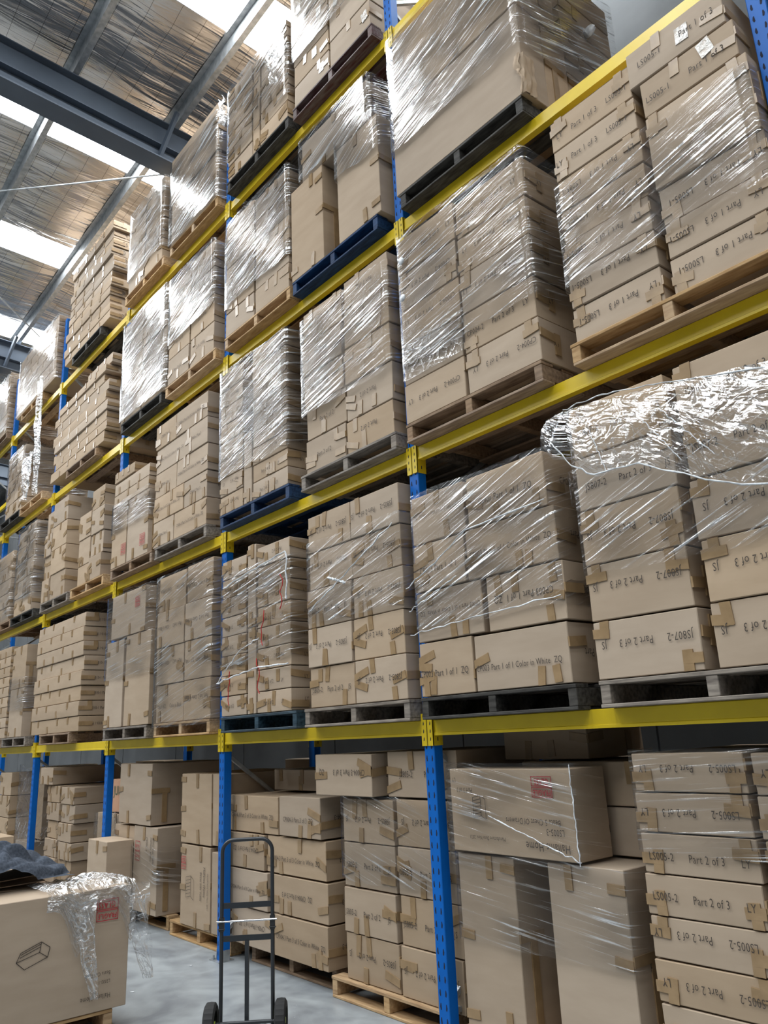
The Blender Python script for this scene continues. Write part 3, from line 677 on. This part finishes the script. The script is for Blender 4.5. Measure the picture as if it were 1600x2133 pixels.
for i in range(8):
    dx = (-.04, .16, .0, .1, -.04, .12, -.02, .2)[i]; x1 = (-6.2, -6.12, -6.15, -6.1, -6.18, -6.12, -6.3, -6.2)[i]
    carton(-8.45+dx, x1, zs[i]+.002, zs[i+1], Y0+random.uniform(0, .03), 1.1, f"long flat carton, {rowname[i]} up, {a}", 'cartons of the '+a, 'R', None, 'ZH' if i in (6,) else None, 0, .09, rz=random.uniform(-.008, .008))
carton(-7.1, -6.12, 7.085, 7.24, Y0+.05, 1.0, 'short flat carton on top of long pile, third shelf', None, 'R')
pallet(-9.47, Y0, L3+.001, 'tan', 'standing empty left of the long flat cartons, third shelf')
a = 'stack at left photo edge, third shelf'
stack(a, L3, [('left column', -11.05, -10.55, ev(L3+P_, 7.1, 5)), ('right column', -10.53, -10.05, ev(L3+P_, 7.1, 5))], 'darkw', px=-10.9, film=[(-11.05, -10.05, 6.3, 7.1, dict(ang=10, dens=.5))])
# ---- top shelf
a = 'stack at the top edge of photo, top shelf'
stack(a, L4, [('left column', -1.34, -.75, ev(L4+P_, 9.3, 6)), ('right column', -.73, -.13, ev(L4+P_, 9.3, 5), dict(s=1))], 'redw', px=-.73, style='C', film=[(-1.34, -.13, 8.35, 9.3, dict(ang=10, dens=.7, milk=.18))])
a = 'wrapped stack under the skylight, top shelf'
stack(a, L4, [('left column', -2.69, -2.16, ev(L4+P_, 9.05, 6)), ('upright middle box', -2.145, -2.0, [L4+P_, 8.5, 9.0], dict(style='T')), ('right column', -1.98, -1.45, ev(L4+P_, 9.05, 6))], 'darkw', px=-2.07, film=[(-2.69, -1.45, 8.1, 9.08, dict(ang=10, dens=.7, milk=.12, uneven=.1))])
a = 'big box load, top shelf'
pallet(-3.55, Y0, L4+.001, 'tan', 'under the '+a)
carton(-4.15, -2.93, L4+P_, 8.43, Y0, 1.1, 'big plain lower carton under thick film, top shelf', None, 'M')
carton(-4.18, -2.88, 8.44, 9.1, Y0-.01, 1.1, 'big plain upper carton with small print, top shelf', None, 'M', 'G S 9 6  a a')
wrap(-4.18, -2.9, 7.83, 9.0, Y0-.01, 1.08, 'thick stretch film around the big box load, top shelf', ang=12, dens=.9, seed=21, milk=.2, uneven=.12)
a = 'small wrapped stack left of the big boxes, top shelf'
stack(a, L4, [('left column', -5.52, -5.0, ev(L4+P_, 9.0, 4)), ('right column', -4.98, -4.43, ev(L4+P_, 9.08, 4))], 'tan', px=-4.98, film=[(-5.52, -4.43, 8.0, 9.08, dict(ang=10, dens=.75, milk=.2))])
a = 'leaning pile of flat cartons, top shelf'
pallet(-7.15, Y0, L4+.001, 'darkw', 'under the '+a)
zs = ev(L4+P_, 9.46, 12)
for i in range(12):
    carton(-8.2+.015*i+random.uniform(-.04, .04), -6.25+random.uniform(-.05, .05), zs[i]+.002, zs[i+1], Y0+random.uniform(0, .03), 1.1, f"long flat carton, {rowname[i]} up, {a}", 'cartons of the '+a, 'R', None, 'GS' if i in (0, 3, 6, 7, 8, 9) else None, 0, .09, rz=random.uniform(-.012, .012))
a = 'long wrapped load far left, top shelf'
stack(a, L4, [('', -10.85, -8.62, ev(L4+P_, 9.0, 6))], 'tan', px=-9.9, style='R', film=[(-10.85, -8.62, 7.83, 9.02, dict(ang=2, dens=.35, milk=.1))])
a = 'wrapped stack at far left edge, top shelf'
stack(a, L4, [('', -12.6, -11.55, ev(L4+P_, 9.1, 6))], 'brownw', px=-12.1, film=[(-12.6, -11.55, 7.9, 9.1, dict(ang=6, dens=.5))])
# ---- floor level
FP = PH+.002
a = 'floor stack at the right photo edge'
stack(a, 0, [('left column', 1.49, 2.1, ev(FP, 1.675, 8)), ('right column', 2.13, 2.74, ev(FP, 1.67, 8))], 'tan', px=2.1, y=.05, style='L', text='LS005-2    Part 2 of 3      LY', flips=(1, 0, 1, 1, 0, 0, 1, 1), ts=.048,
      film=[(1.49, 2.74, 1.2, 1.69, dict(ang=4, dens=.35, milk=.07))])
a = 'tall-box load right of the nearest upright, floor'
pallet(.76, .03, .001, 'tan', 'under the '+a)
carton(.15, .62, FP, 1.10, .05, 1.1, 'tall brown carton, left, under the fragile-marked box', None, 'T', None, None)
carton(.86, 1.37, FP, 1.10, .05, 1.1, 'tall brown carton, right, under the fragile-marked box', None, 'T', None, 'Part 3 of 3')
o = carton(.15, 1.12, 1.11, 1.6, .02, .31, 'big carton with red fragile mark and chest drawing, floor level', None, None)
o.name = 'printed_carton'
for s, sz, x, zz in (('Hallams Home', .06, .44, .07), ('LS005-3', .045, .41, .15), ('Beata 5 Chest Of Drawers', .042, .39, .2), ('Part 3 of 3', .035, -.28, .36), ('LY', .035, -.42, .42), ('Manufacture Date Nov. 2021', .028, -.03, .09)):
    put_text(o, s, sz, x, -.0065, zz, 'f', True)
fragile(o, .2, .33, .15, .12)
def drawing(o, segs, x, z, s, wd=.004, face='f', y=-.0065, mir=1):
    b = MB()
    for x0_, z0_, x1_, z1_ in segs:
        if face == 'f': b.bar((x0_*s, 0, z0_*s), (x1_*s, 0, z1_*s), wd, .0006) if False else None
        d_ = Vector((x1_-x0_, 0, z1_-z0_)); n_ = Vector((-d_.z, 0, d_.x)).normalized()*wd/2
        p, q = Vector((x0_*s, 0, z0_*s)), Vector((x1_*s, 0, z1_*s)); b.quad(p-n_, q-n_, q+n_, p+n_)
    me = b.mesh('printed_drawing', M['ink']); l = link('printed_drawing', me, o)
    if face == 'f': l.location = (x, y, z)
    else: l.location = (y, x, z); l.rotation_euler = (0, 0, math.pi/2)
    return l
chest = [(0, 0, .5, .1), (.5, .1, .5, 1), (.5, 1, 0, .9), (0, .9, 0, 0), (.5, .1, .8, -.05), (.8, -.05, .8, .85), (.8, .85, .5, 1)]+[(0, .9-.15*i, .5, 1-.15*i) for i in range(1, 6)]
drawing(o, chest, -.28, .2, .13)
wrap(.14, 1.13, 1.08, 1.63, .012, .32, 'clear stretch film around the fragile-marked floor carton', ang=-10, dens=.35, seed=31, milk=.07, uneven=.03)
wrap(.15, 1.38, .62, 1.1, .04, .9, 'band of stretch film around the two tall floor cartons', ang=-6, dens=.45, seed=32, milk=.08, uneven=.03)
stack('pile behind the fragile-marked box', 0, [('', .45, 1.36, [1.105, 1.37, 1.62])], None, y=.38, d=.8, style='L', text='Part 3 of 3    LY', flips=(1, 1))
carton(.2, .9, 1.5, 1.7, .5, .6, 'dim brown carton rearmost behind fragile-marked box', None, 'M').location.z = 1.625
a = 'floor stack on pale pallet behind nearest upright'
stack(a, 0, [('left column', -1.17, -.565, ev(FP, 1.375, 4)), ('right column', -.545, .06, ev(FP, 1.385, 4))], 'tan', px=-.62, y=.13, style='M', text='JS805-2     Part 2 of 2     JS', jit=.015, ts=.05,
      film=[(-1.17, .06, .82, 1.39, dict(ang=-16, dens=.3, uneven=.06, milk=.06, left=.6))])
carton(-.62, .1, 1.395, 1.71, .14, 1.1, 'brown carton on the film at top, partly behind the nearest upright', None, 'M', 'JS805-2    Part 2 of 2', None, 0)
carton(-1.42, -.7, 1.395, 1.7, .06, .9, 'brown carton bridging two floor stacks, marked upside down', None, 'M', 'CP004-3 Part 3 of 3   ZQ', 'ZQ', 1, .055)
a = 'bare floor stack behind the hand truck'
pallet(-2.02, .2, .001, 'brownw', 'under the '+a)
cw = 'CP004-3 Part 3 of 3 Color in White  ZQ'
for nm, x0, x1, z0, z1, tx, fl in (('bottom row left', -2.86, -2.16, FP, .44, 'CP004-3 Part 3 of 3  ZQ', 1), ('bottom row right', -2.14, -1.37, FP, .45, cw, 0), ('second row left', -2.86, -2.22, .445, .75, cw, 0), ('second row right', -2.2, -1.37, .455, .75, 'ZQ  CP004-3 Part 3 of 3', 1), ('third row left', -2.88, -2.27, .755, 1.045, 'CP004-3 Part 3 of 3  ZQ', 1), ('third row right', -2.26, -1.39, .755, 1.05, cw, 0), ('top row left', -2.93, -2.07, 1.05, 1.36, cw, 0), ('top row right', -2.04, -1.42, 1.055, 1.37, 'CP004-3 Part 3 of 3  ZQ', 0)):
    carton(x0, x1, z0+.002, z1, .1+random.uniform(0, .03), 1.1, f"bare brown carton, {nm}, {a}", 'cartons of the '+a, 'M', tx, 'CP004-3' if 'right' in nm else None, fl, .048)
a = 'floor stack left of the second upright'
pallet(-3.5, .14, .001, 'tan', 'under the '+a)
for nm, x0, x1, z0, z1 in (('lower left', -3.9, -3.27, FP, .87), ('lower right', -3.25, -2.92, FP, .84), ('upper left', -3.92, -3.27, .88, 1.54), ('upper right', -3.25, -2.92, .89, 1.54)):
    o = carton(x0, x1, z0+.002, z1, .12, .9 if 'upper' in nm else 1.0, f"big brown carton, {nm}, {a}", None, 'T')
    if nm == 'lower left':
        for s, sz, x, zz in (('Hallams Home', .05, .2, .55), ('Beata Side Table', .042, .13, .5), ('Manufacture Date Nov. 2021', .03, .27, .5)):
            put_text(o, s, sz, x, -.0065, zz, 'f', False, turn=-math.pi/2)
        fragile(o, -.29, .5, .1, .12)
        drawing(o, chest, -.18, .25, .2)
carton(-2.75, -2.05, 1.375, 1.56, .5, .45, 'low dim carton on the back of the hand truck stack', None, 'M')
a = 'floor stack right of the third upright'
pallet(-4.95, .2, .001, 'tan', 'under the '+a)
o = carton(-5.0, -4.38, FP, .99, .08, 1.1, 'tall carton with red side label, lower right, '+a, None, 'T')
fragile(o, -.24, .5, .12, .2)
for s, x in (('Hallams Home', .16), ('Beata Cof Table', .22), ('CP001-3', .05)): put_text(o, s, .045, x, -.0065, .75, 'f', False, turn=-math.pi/2)
carton(-5.6, -5.02, FP, .98, .1, 1.0, 'brown carton, lower left, '+a, None, 'T')
carton(-5.45, -4.55, 1.0, 1.64, .07, 1.0, 'big square carton, on top of the '+a, None, 'T')
wrap(-5.6, -4.37, .45, .8, .07, 1.1, 'loose band of film around the floor stack right of third upright', ang=-12, dens=.3, seed=41, milk=.08, uneven=.05)
o = carton(-6.25, -5.78, 1.075, 1.45, .24, .5, 'peach carton with green print behind the third upright', None, None); o.data = o.data.copy(); o.data.materials[0] = plain('peach_card', (.6, .33, .2), .6)
put_text(o, 'JUICY', .14, -.02, -.006, .24, 'f', False, 'grink')
stack('pale pile against the back wall behind the peach carton', 0, [('', -6.95, -6.5, [.002, .45, .88, 1.32])], None, y=1.36, d=.3, style='M')
carton(-6.5, -5.72, .002, 1.06, .22, .6, 'film-covered carton left of the third upright', None, 'M')
wrap(-6.52, -5.7, .1, 1.1, .2, .6, 'loose film over the carton left of third upright', ang=30, dens=.4, crump=.5, seed=44, milk=.15, uneven=.2)
a = 'dim floor stack right of the fourth upright'
stack(a, 0, [('left column', -8.03, -7.52, [FP, .45, .68, .91, 1.14, 1.36]), ('right column', -7.48, -6.97, [FP, .45, .67, .9, 1.13, 1.35])], 'brownw', px=-7.5, y=.05, d=1.2, style='M', jit=.04)
carton(-8.3, -7.75, 1.37, 1.6, .03, 1.3, 'long carton lying endwise on top, '+a, None, 'M')
a = 'dim floor stack left of the fourth upright'
stack(a, 0, [('', -10.6, -9.95, [FP, .5, .84, 1.17, 1.52])], 'brownw', px=-10.3, y=.08, style='M')
carton(-9.6, -8.95, .002, .55, .12, 1., 'brown carton under the film-hung load, far left floor', None, 'M')
carton(-9.5, -8.98, .56, 1.6, .3, .8, 'tall dim carton behind grey film, far left floor', None, 'T')
wrap(-9.6, -8.92, .5, 1.62, .12, .9, 'dark loose film hanging by the fourth upright', ang=50, dens=.3, crump=.4, seed=50, milk=.12, uneven=.15)
# boxes deep in the dark at the back of the floor bays
for i, (x0, x1, z1, y) in enumerate(((-2.75, -1.9, 1.66, 1.35), (-3.9, -3.0, 1.62, 1.35), (-1.6, -.7, 1.5, 1.35), (-8.1, -7.1, 1.62, 1.35), (-5.4, -4.4, 1.2, 1.38))):
    carton(x0, x1, .002, z1, y, .35, ('dim carton against back wall behind hand truck stack', 'dim carton at back wall left of second upright', 'dim carton at back wall behind nearest floor stacks', 'wide dim carton at back wall of fourth floor bay', 'dim carton at the back wall behind third bay stack')[i], None, 'M')
for k, zb in enumerate((0, L1, L2, L3, L4)):  # unseen loads added to block light entering the rack from the right
    sh = ('floor', 'lowest shelf', 'second shelf', 'third shelf', 'top shelf')[k]
    for j, cx in enumerate((3.6, 4.95)):
        side_ = ('left', 'right')[j]
        pallet(cx, .03 if k == 0 else Y0, zb+.001, 'grey', f'under the {side_} plain load of the added light-blocking bay, {sh}')
        carton(cx-.6, cx+.6, zb+P_, zb+.95, .05 if k == 0 else Y0, 1.1, f'large plain carton, lower, {side_} load of the added light-blocking bay, {sh}', None, 'T')
        carton(cx-.6, cx+.6, zb+.955, zb+1.66, .05 if k == 0 else Y0, 1.1, f'large plain carton, upper, {side_} load of the added light-blocking bay, {sh}', None, 'T')
# ================================================================ LOOSE FILM
fc = FM(15, .15, .13, .05)
def swag(a_, b_):
    x = 1.40+a_*1.36; top = 3.575-.2*a_**1.4+.02*noise.noise((a_*4, 3, 0)); kk = [(0, 3.40), (.1, 3.2), (.16, 3.13), (.38, 3.12), (.58, 2.97), (.74, 2.88), (1, 2.80)]
    for (p0, q0), (p1, q1) in zip(kk, kk[1:]):
        if p0 <= a_ <= p1+1e-6: low = q0+(q1-q0)*(a_-p0)/(p1-p0); break
    hang = top-low
    zz = top-hang*b_; y = Y0-.035-.05*math.sin(b_*math.pi)-.02*noise.noise((a_*9, b_*6, 2))-.010*noise.noise((a_*22, b_*9, 4))
    if a_ < .06: y -= .05*b_; x -= .09*b_
    return (x, y, zz)
sheet(swag, 90, 26, fc, 'torn crumpled film draped across the right edge stack, lowest shelf', scale=(1.4, .5))
def ropes(pathlist, lab, mat, parent=None):
    b = MB()
    for pts, rr in pathlist:
        P = []; n = 26
        for i in range(n+1):
            t = i/n*(len(pts)-1); k = min(int(t), len(pts)-2); q = Vector(pts[k]).lerp(Vector(pts[k+1]), t-k)
            P.append(q+Vector((noise.noise((i*.5, k, 1)), noise.noise((i*.5, k, 5)), noise.noise((i*.5, k, 9))))*.012)
        b.tube(P, [rr*(.6+.8*abs(noise.noise((i*.7, rr*99, 0)))) for i in range(n+1)], 6)
    me = b.mesh('film_rope', mat, 60); me.uv_layers.new(name='UVMap')
    o = link('film_rope', me); tag(o, lab, 'plastic wrap'); return o
rope_m = mottled('twisted_film', (.55, .57, .6), (.85, .88, .9), (1, 1, 1), 40, .2, bump=.6, spec=.8, bdist=.01)
ropes([([(1.36, Y0-.06, 3.42), (1.47, Y0-.06, 3.25), (1.6, Y0-.05, 3.14), (1.9, Y0-.05, 3.12), (2.16, Y0-.05, 2.98), (2.38, Y0-.04, 2.87), (2.74, Y0-.04, 2.79)], .005), ([(1.46, Y0-.04, 3.57), (1.37, Y0-.06, 3.42)], .005), ([(1.46, Y0-.04, 3.58), (1.75, Y0-.04, 3.575), (2.1, Y0-.04, 3.5), (2.74, Y0-.04, 3.35)], .004), ([(1.62, Y0-.04, 3.4), (1.7, Y0-.05, 3.14)], .003), ([(1.95, Y0-.04, 3.35), (2.13, Y0-.04, 3.07)], .003), ([(2.05, Y0-.04, 3.38), (2.3, Y0-.04, 3.05)], .003)], 'twisted film edge hanging in loops on the right edge stack', rope_m)
ropes([([(-2.72, Y0-.03, 2.35), (-2.3, Y0-.04, 2.4), (-1.95, Y0-.04, 2.43), (-1.5, Y0-.03, 2.42)], .008), ([(-2.72, Y0-.03, 2.35), (-2.3, Y0-.04, 2.6), (-1.95, Y0-.04, 2.68)], .005), ([(-2.6, Y0-.04, 3.22), (-2.0, Y0-.05, 3.3), (-1.5, Y0-.04, 3.36), (-1.5, Y0-.04, 2.95)], .009)], 'twisted film ropes across the red-strapped stack', rope_m)
ropes([([(.02, Y0-.03, 2.46), (.5, Y0-.04, 2.49), (1.3, Y0-.03, 2.53)], .004), ([(.0, Y0-.03, 2.78), (.3, Y0-.04, 2.9), (.62, Y0-.04, 3.06), (1.25, Y0-.03, 3.1)], .005), ([(0.02, Y0-.03, 2.62), (.5, Y0-.04, 2.78)], .004)], 'twisted film ropes across the stack right of nearest upright', rope_m)
ropes([([(-1.2, Y0-.02, 2.8), (-.7, Y0-.04, 3.0), (-.12, Y0-.03, 3.28)], .006), ([(-.7, Y0-.03, 2.95), (-.9, Y0-.04, 3.02)], .012)], 'twisted film rope on the stack left of nearest upright', rope_m)
ropes([([(1.15, .0, 1.12), (.9, -.01, 1.2), (.5, -.01, 1.33)], .004), ([(1.13, .0, 1.62), (1.14, 0, 1.1)], .004)], 'twisted film edge on the fragile-marked floor carton', rope_m)
def tassel(x, y, z, L_, w, lab, lean=(0, 0), crump=.8):
    sheet(lambda a_, b_: (x+(a_-.5)*w*(1.2-b_*.5)+lean[0]*b_+.04*noise.noise((a_*4, b_*5, x)), y+lean[1]*b_+.04*noise.noise((a_*6+9, b_*6, x))-.03*math.sin(a_*9), z-L_*b_+.03*noise.noise((a_*5, 2, x))), 16, 26, FM(60, .6, crump, .25), lab, scale=(w, L_))
tassel(-9.0, Y0-.12, 7.9, 2.0, .28, 'long film tail hanging from top shelf past third shelf', (-.1, .1))
tassel(-9.6, Y0-.06, 6.7, .78, .5, 'dark crumpled film heap on the empty pallet, third shelf')
tassel(-1.62, Y0-.06, 8.75, .45, .14, 'crumpled film tag hanging on stack under the skylight')
tassel(-2.75, Y0-.05, 9.0, .35, .12, 'crumpled film tag between two top shelf loads')
sheet(lambda a_, b_: (1.34+.02*math.cos(a_*6.28), .12+.09*math.cos(a_*6.28)+.02*noise.noise((a_*5, b_*6, 3)), 3.08+.17*b_+.05*math.sin(a_*6.28)), 20, 10, FM(40, .7, .9, .3), 'balled clear film stuck on the side of the stack, lowest shelf', scale=(.5, .2))
def blob(x, y, z, s, lab):
    mb = MB(); n = 10
    pts = [(x+s*math.sin(math.pi*j/n)*math.cos(2*math.pi*i/14)*(1+.3*noise.noise((i, j, x))), y+s*.5*math.sin(math.pi*j/n)*math.sin(2*math.pi*i/14), z+s*math.cos(math.pi*j/n)*(1+.3*noise.noise((j, i, z)))) for j in range(n+1) for i in range(14)]
    mb.v = pts
    for j in range(n):
        for i in range(14): mb.f.append((j*14+i, j*14+(i+1) % 14, (j+1)*14+(i+1) % 14, (j+1)*14+i)); mb.m.append(0)
    tag(link('film_knot', mb.mesh('film_knot', rope_m, 80)), lab, 'plastic wrap')
blob(.14, Y0-.03, 5.28, .028, 'white film knot on wrapped stack, second shelf')
blob(.13, Y0-.03, 4.97, .03, 'white film knot low on left corner, second shelf')
blob(1.45, .75, 6.92, .05, 'white film knot on side of the huge box load')
# ================================================================ FOREGROUND
pallet(-1.83, -1.96, .001, 'tan', 'under the big plain foreground carton', math.pi/2)
XF = -1.817
o = link('printed_carton', carton_mesh(1.55, .46, .755, 0), None, (XF-.0, -2.03, .142), (0, 0, math.pi/2))
o.location = (XF, -1.245-.775, .142); o.rotation_euler = (0, 0, math.pi/2)   # its long face looks to +X
tag(o, 'big plain carton on pallet in the left foreground, film over its end', 'cardboard box')
tb = MB()
for x, wd_, y_, ln in ((.1, .14, .18, .055), (.28, .05, .1, .17)): tb.box(x-.7, x-.7+wd_, y_, y_+ln, .7525, .7545)
link('packing_tape', tb.mesh('packing_tape', M['tape']), o)
for s, sz, x, zz, wd in (('Hallams Home', .042, .655, .09, .2), ('LS003-1', .028, .65, .175, .1), ('Beata Cof Table', .03, .65, .225, .2)): put_text(o, s, sz, x, -.0065, zz, 'f', True, width=wd)
fragile(o, .535, .545, .15, .14)
table = [(0, .24, .26, 0), (.26, 0, .96, .24), (.96, .24, .70, .42), (.70, .42, 0, .24), (0, .24, .12, .5), (.12, .5, .74, .72), (.74, .72, 1.02, .52), (1.02, .52, .96, .24), (.70, .42, .74, .72), (.1, .36, .72, .58), (.12, .44, .73, .66)]
drawing(o, table, .036, .345, .2, .0045)
carton(-3.0, -2.34, .14, .9, -2.85, 1.15, 'dim carton under the flattened cardboard and grey jumper', None, 'M')
for i in range(3):
    zz = .905+i*.028
    b = MB(); nx = 12
    pr = [(t/nx, .012*math.sin(t/nx*5+i)) for t in range(nx+1)]
    for t in range(nx):
        (a0, h0), (a1, h1) = pr[t], pr[t+1]; y_0 = -2.9+1.22*a0; y_1 = -2.9+1.22*a1
        b.quad((-3.05, y_0, zz+h0), (-2.3-.03*i, y_0, zz+h0), (-2.3-.03*i, y_1, zz+h1), (-3.05, y_1, zz+h1)); b.quad((-3.05, y_0, zz+h0-.006), (-3.05, y_1, zz+h1-.006), (-2.3-.03*i, y_1, zz+h1-.006), (-2.3-.03*i, y_0, zz+h0-.006))
        b.quad((-2.3-.03*i, y_0, zz+h0), (-2.3-.03*i, y_0, zz+h0-.006), (-2.3-.03*i, y_1, zz+h1-.006), (-2.3-.03*i, y_1, zz+h1))
        if t == nx-1: b.quad((-3.05, y_1, zz+h1), (-2.3-.03*i, y_1, zz+h1), (-2.3-.03*i, y_1, zz+h1-.006), (-3.05, y_1, zz+h1-.006))
    tag(link('cardboard_sheet', b.mesh('cardboard_sheet', M['card'], 40)), ('lowest', 'middle', 'topmost')[i]+' flattened cardboard sheet under the grey jumper', 'cardboard sheet', 'flattened cardboard sheets')
jm = mottled('grey_fleece', (.05, .06, .078), (.085, .10, .128), (1, 1, 1), 60, .9, bump=.3, spec=.1, bdist=.002)
def jump(a_, b_):
    x = -2.82+.66*b_; y = -2.50+.98*a_
    r_ = 1-min(1, ((2*a_-1)**2*.9+(2*b_-1)**2*.8))
    edge = max(0., r_)**.5
    f_ = abs(noise.noise((a_*3.3+b_*1.5, b_*4, 1)))*.10+abs(noise.noise((a_*8+b_*5, b_*3, 7)))*.045
    k = math.sin(a_*9+b_*5)*.016
    return (x+.06*noise.noise((a_*4, b_*4, 2)), y+.07*noise.noise((b_*5, a_*3, 6)), .96+edge*(.10+f_*1.35+k*1.6)+(.03*math.exp(-((a_-.55)/.18)**2)*edge*2))
sheet(jump, 80, 60, jm, 'crumpled dark grey jumper lying on flattened cardboard, left foreground', 'jumper', 'clothing')
# film over the right end of the foreground carton
def drape(a_, b_):
    # a: along Y, b: from back edge over top and down the front face
    y = -1.82+.60*a_; s = b_*.95
    n1 = noise.noise((a_*5, b_*5, 1))*.02+noise.noise((a_*16, b_*14, 4))*.010
    sp = .47
    if s < sp: x = XF-.47+s; zz = .915+abs(n1)*1.6+.035*math.exp(-((a_-.72)/.16)**2)*(1-abs(s/sp-.4))
    else:
        dd = s-sp; lim = .10+.30*math.exp(-((a_-.35)/.12)**2)+.26*math.exp(-((a_-.95)/.12)**2)
        q = dd/.48*lim; x = XF+.018+abs(n1)*1.5+.02*math.sin(a_*14)*q; zz = .90-q
    return (x, y+.02*noise.noise((b_*4, a_*4, 8)), zz)
sheet(drape, 70, 60, FM(30, .75, 1., .2), 'crumpled clear film draped over the foreground carton end', scale=(.8, 1.2))
def tail(x, y, z, L_, w, lx, ly, lab):
    def g(a_, b_):
        ww = w*(1-.75*b_)+.01; return (x+lx*b_+(a_-.5)*ww*.35+.03*noise.noise((b_*5, a_*3, y)), y+ly*b_+(a_-.5)*ww+.03*noise.noise((b_*4+3, a_*3, y)), z-L_*b_)
    sheet(g, 12, 40, FM(80, .7, .8, .3), lab, scale=(w, L_))
tail(XF+.035, -1.6, .86, .62, .16, .03, .10, 'film tail hanging down the foreground carton front')
tail(XF+.02, -1.24, .9, .62, .2, .0, .13, 'film tail hanging free past the foreground carton corner')
carton(-5.57, -4.99, .002, .85, -.22, .3, 'small upright carton standing in aisle behind foreground carton', None, 'T')
carton(-8.6, -7.6, .002, .78, -1.05, .6, 'low carton in the aisle at left photo edge', None, 'M')
# ---- hand truck
ht = link('hand_truck', None, None, (-.98, -.80, 0)); tag(ht, 'dark grey two-wheeled hand truck standing in the aisle', 'hand truck')
dirv = Vector((.24, .32)).normalized(); ht.rotation_euler = (0, 0, math.atan2(dirv.y, dirv.x)); 
M['frame'] = plain('dark_grey_powder_coat', (.035, .038, .042), .38, .3); M['rubber'] = plain('tyre_rubber', (.018, .018, .018), .8); M['lime'] = plain('lime_rim', (.38, .48, .05), .5); M['chrome'] = plain('chrome', (.7, .7, .72), .15, 1)
hw = .165
def arc(cx, cz, rr, a0, a1, n=8): return [(cx+rr*math.cos(a0+(a1-a0)*i/n), 0, cz+rr*math.sin(a0+(a1-a0)*i/n)) for i in range(n+1)]
zt = 1.19; rr = .075
path = [(-hw, 0, .1)]+[(-hw, 0, zt-rr)]+arc(-hw+rr, zt-rr, rr, math.pi, math.pi/2)[1:]+arc(hw-rr, zt-rr, rr, math.pi/2, 0)+[(hw, 0, .1)]
b = MB(); b.tube(path, .0125, 12); link('frame', b.mesh('frame', M['frame'], 50), ht)
for zz in (.79, .595):
    b = MB(); b.box(-hw, hw, -.005, .005, zz-.017, zz+.017); link('crossbar', b.mesh('crossbar', M['frame']), ht)
b = MB(); b.box(-.013, .013, -.012, .012, .12, .58); link('centre_bar', b.mesh('centre_bar', M['frame']), ht)
b = MB(); b.tube([(-hw-.03, -.02, .70), (hw+.03, -.02, .70)], .006, 10); link('chrome_rod', b.mesh('chrome_rod', M['chrome'], 50), ht)['label'] = 'bright chrome locking rod'
for s in (-1, 1):
    b = MB(); b.box(s*hw-.016, s*hw+.016, -.018, .018, .64, .72); b.tube([(s*hw-.02, -.02, .655), (s*hw+.025, -.02, .655)], .004, 8); link('clamp', b.mesh('clamp', M['black']), ht)
b = MB(); b.tube([(-hw-.03, -.05, .125), (hw+.03, -.05, .125)], .011, 10); link('axle', b.mesh('axle', M['frame'], 50), ht)
for s in (-1, 1):
    b = MB(); b.bar((s*hw, 0, .36), (s*hw, -.05, .1), .004, .03); b.bar((s*hw, 0, .1), (s*hw, -.05, .1), .02, .02); link('axle_bracket', b.mesh('axle_bracket', M['frame']), ht)
b = MB(); b.tube([(-hw, 0, .1), (-hw+.02, .03, .03), (-hw+.02, .12, .02)]+[(-(hw-.02)*math.cos(math.pi*i/10), .12+.14*math.sin(math.pi*i/10), .02) for i in range(1, 10)]+[(hw-.02, .12, .02), (hw-.02, .03, .03), (hw, 0, .1)], .011, 10)
b.bar((.0, .0, .03), (0, .26, .02), .025, .006); b.bar((-hw, .02, .06), (hw, .02, .06), .02, .02); link('toe_plate', b.mesh('toe_plate', M['frame'], 50), ht)
def wheel(s):
    b = MB(); R_, n = .125, 48; prof = [(-.032, .075), (-.036, .105), (-.026, .121), (0, .1235), (.026, .121), (.036, .105), (.032, .075)]
    for i in range(n):
        a0 = 2*math.pi*i/n
        for x, rr_ in prof:
            q = rr_ - (.004 if (i % 2 and rr_ > .11) else 0); b.v.append((x, q*math.cos(a0), q*math.sin(a0)))
    k = len(prof)
    for i in range(n):
        for j in range(k): A, B = i*k, ((i+1) % n)*k; b.f.append((A+j, A+(j+1) % k, B+(j+1) % k, B+j)); b.m.append(0)
    x = s*(hw+.055); w_ = link('wheel', b.mesh('wheel', M['rubber'], 35), ht, (x, -.05, .125))
    c = MB(); c.tube([(-.008, 0, 0), (.008, 0, 0)], .077, 32); c.tube([(-.03, 0, 0), (.03, 0, 0)], .018, 14); link('rim', c.mesh('rim', M['lime'], 40), w_)['label'] = 'lime green rim'
wheel(-1); wheel(1)
# scraps on the floor
for i, (x, y, s) in enumerate(((-2.95, -.25, .05), (-2.2, -.7, .02), (-1.35, -.2, .015), (-1.15, -.35, .02), (-2.6, -.9, .04))):
    b = MB(); b.quad((x, y, .002), (x+s, y+.01, .004), (x+s*.9, y+s*.5, .008), (x+.005, y+s*.4, .002)); o = link('plastic_scrap', b.mesh('plastic_scrap', rope_m)); tag(o, ('film scrap by the footplate of second upright', 'tiny scrap on open floor left of hand truck', 'tiny scrap in front of brown pallet', 'scrap on floor right behind hand truck', 'white film scrap near foreground carton')[i], 'litter')
for o in S.objects:
    if o.type == 'EMPTY': o.empty_display_size = .1
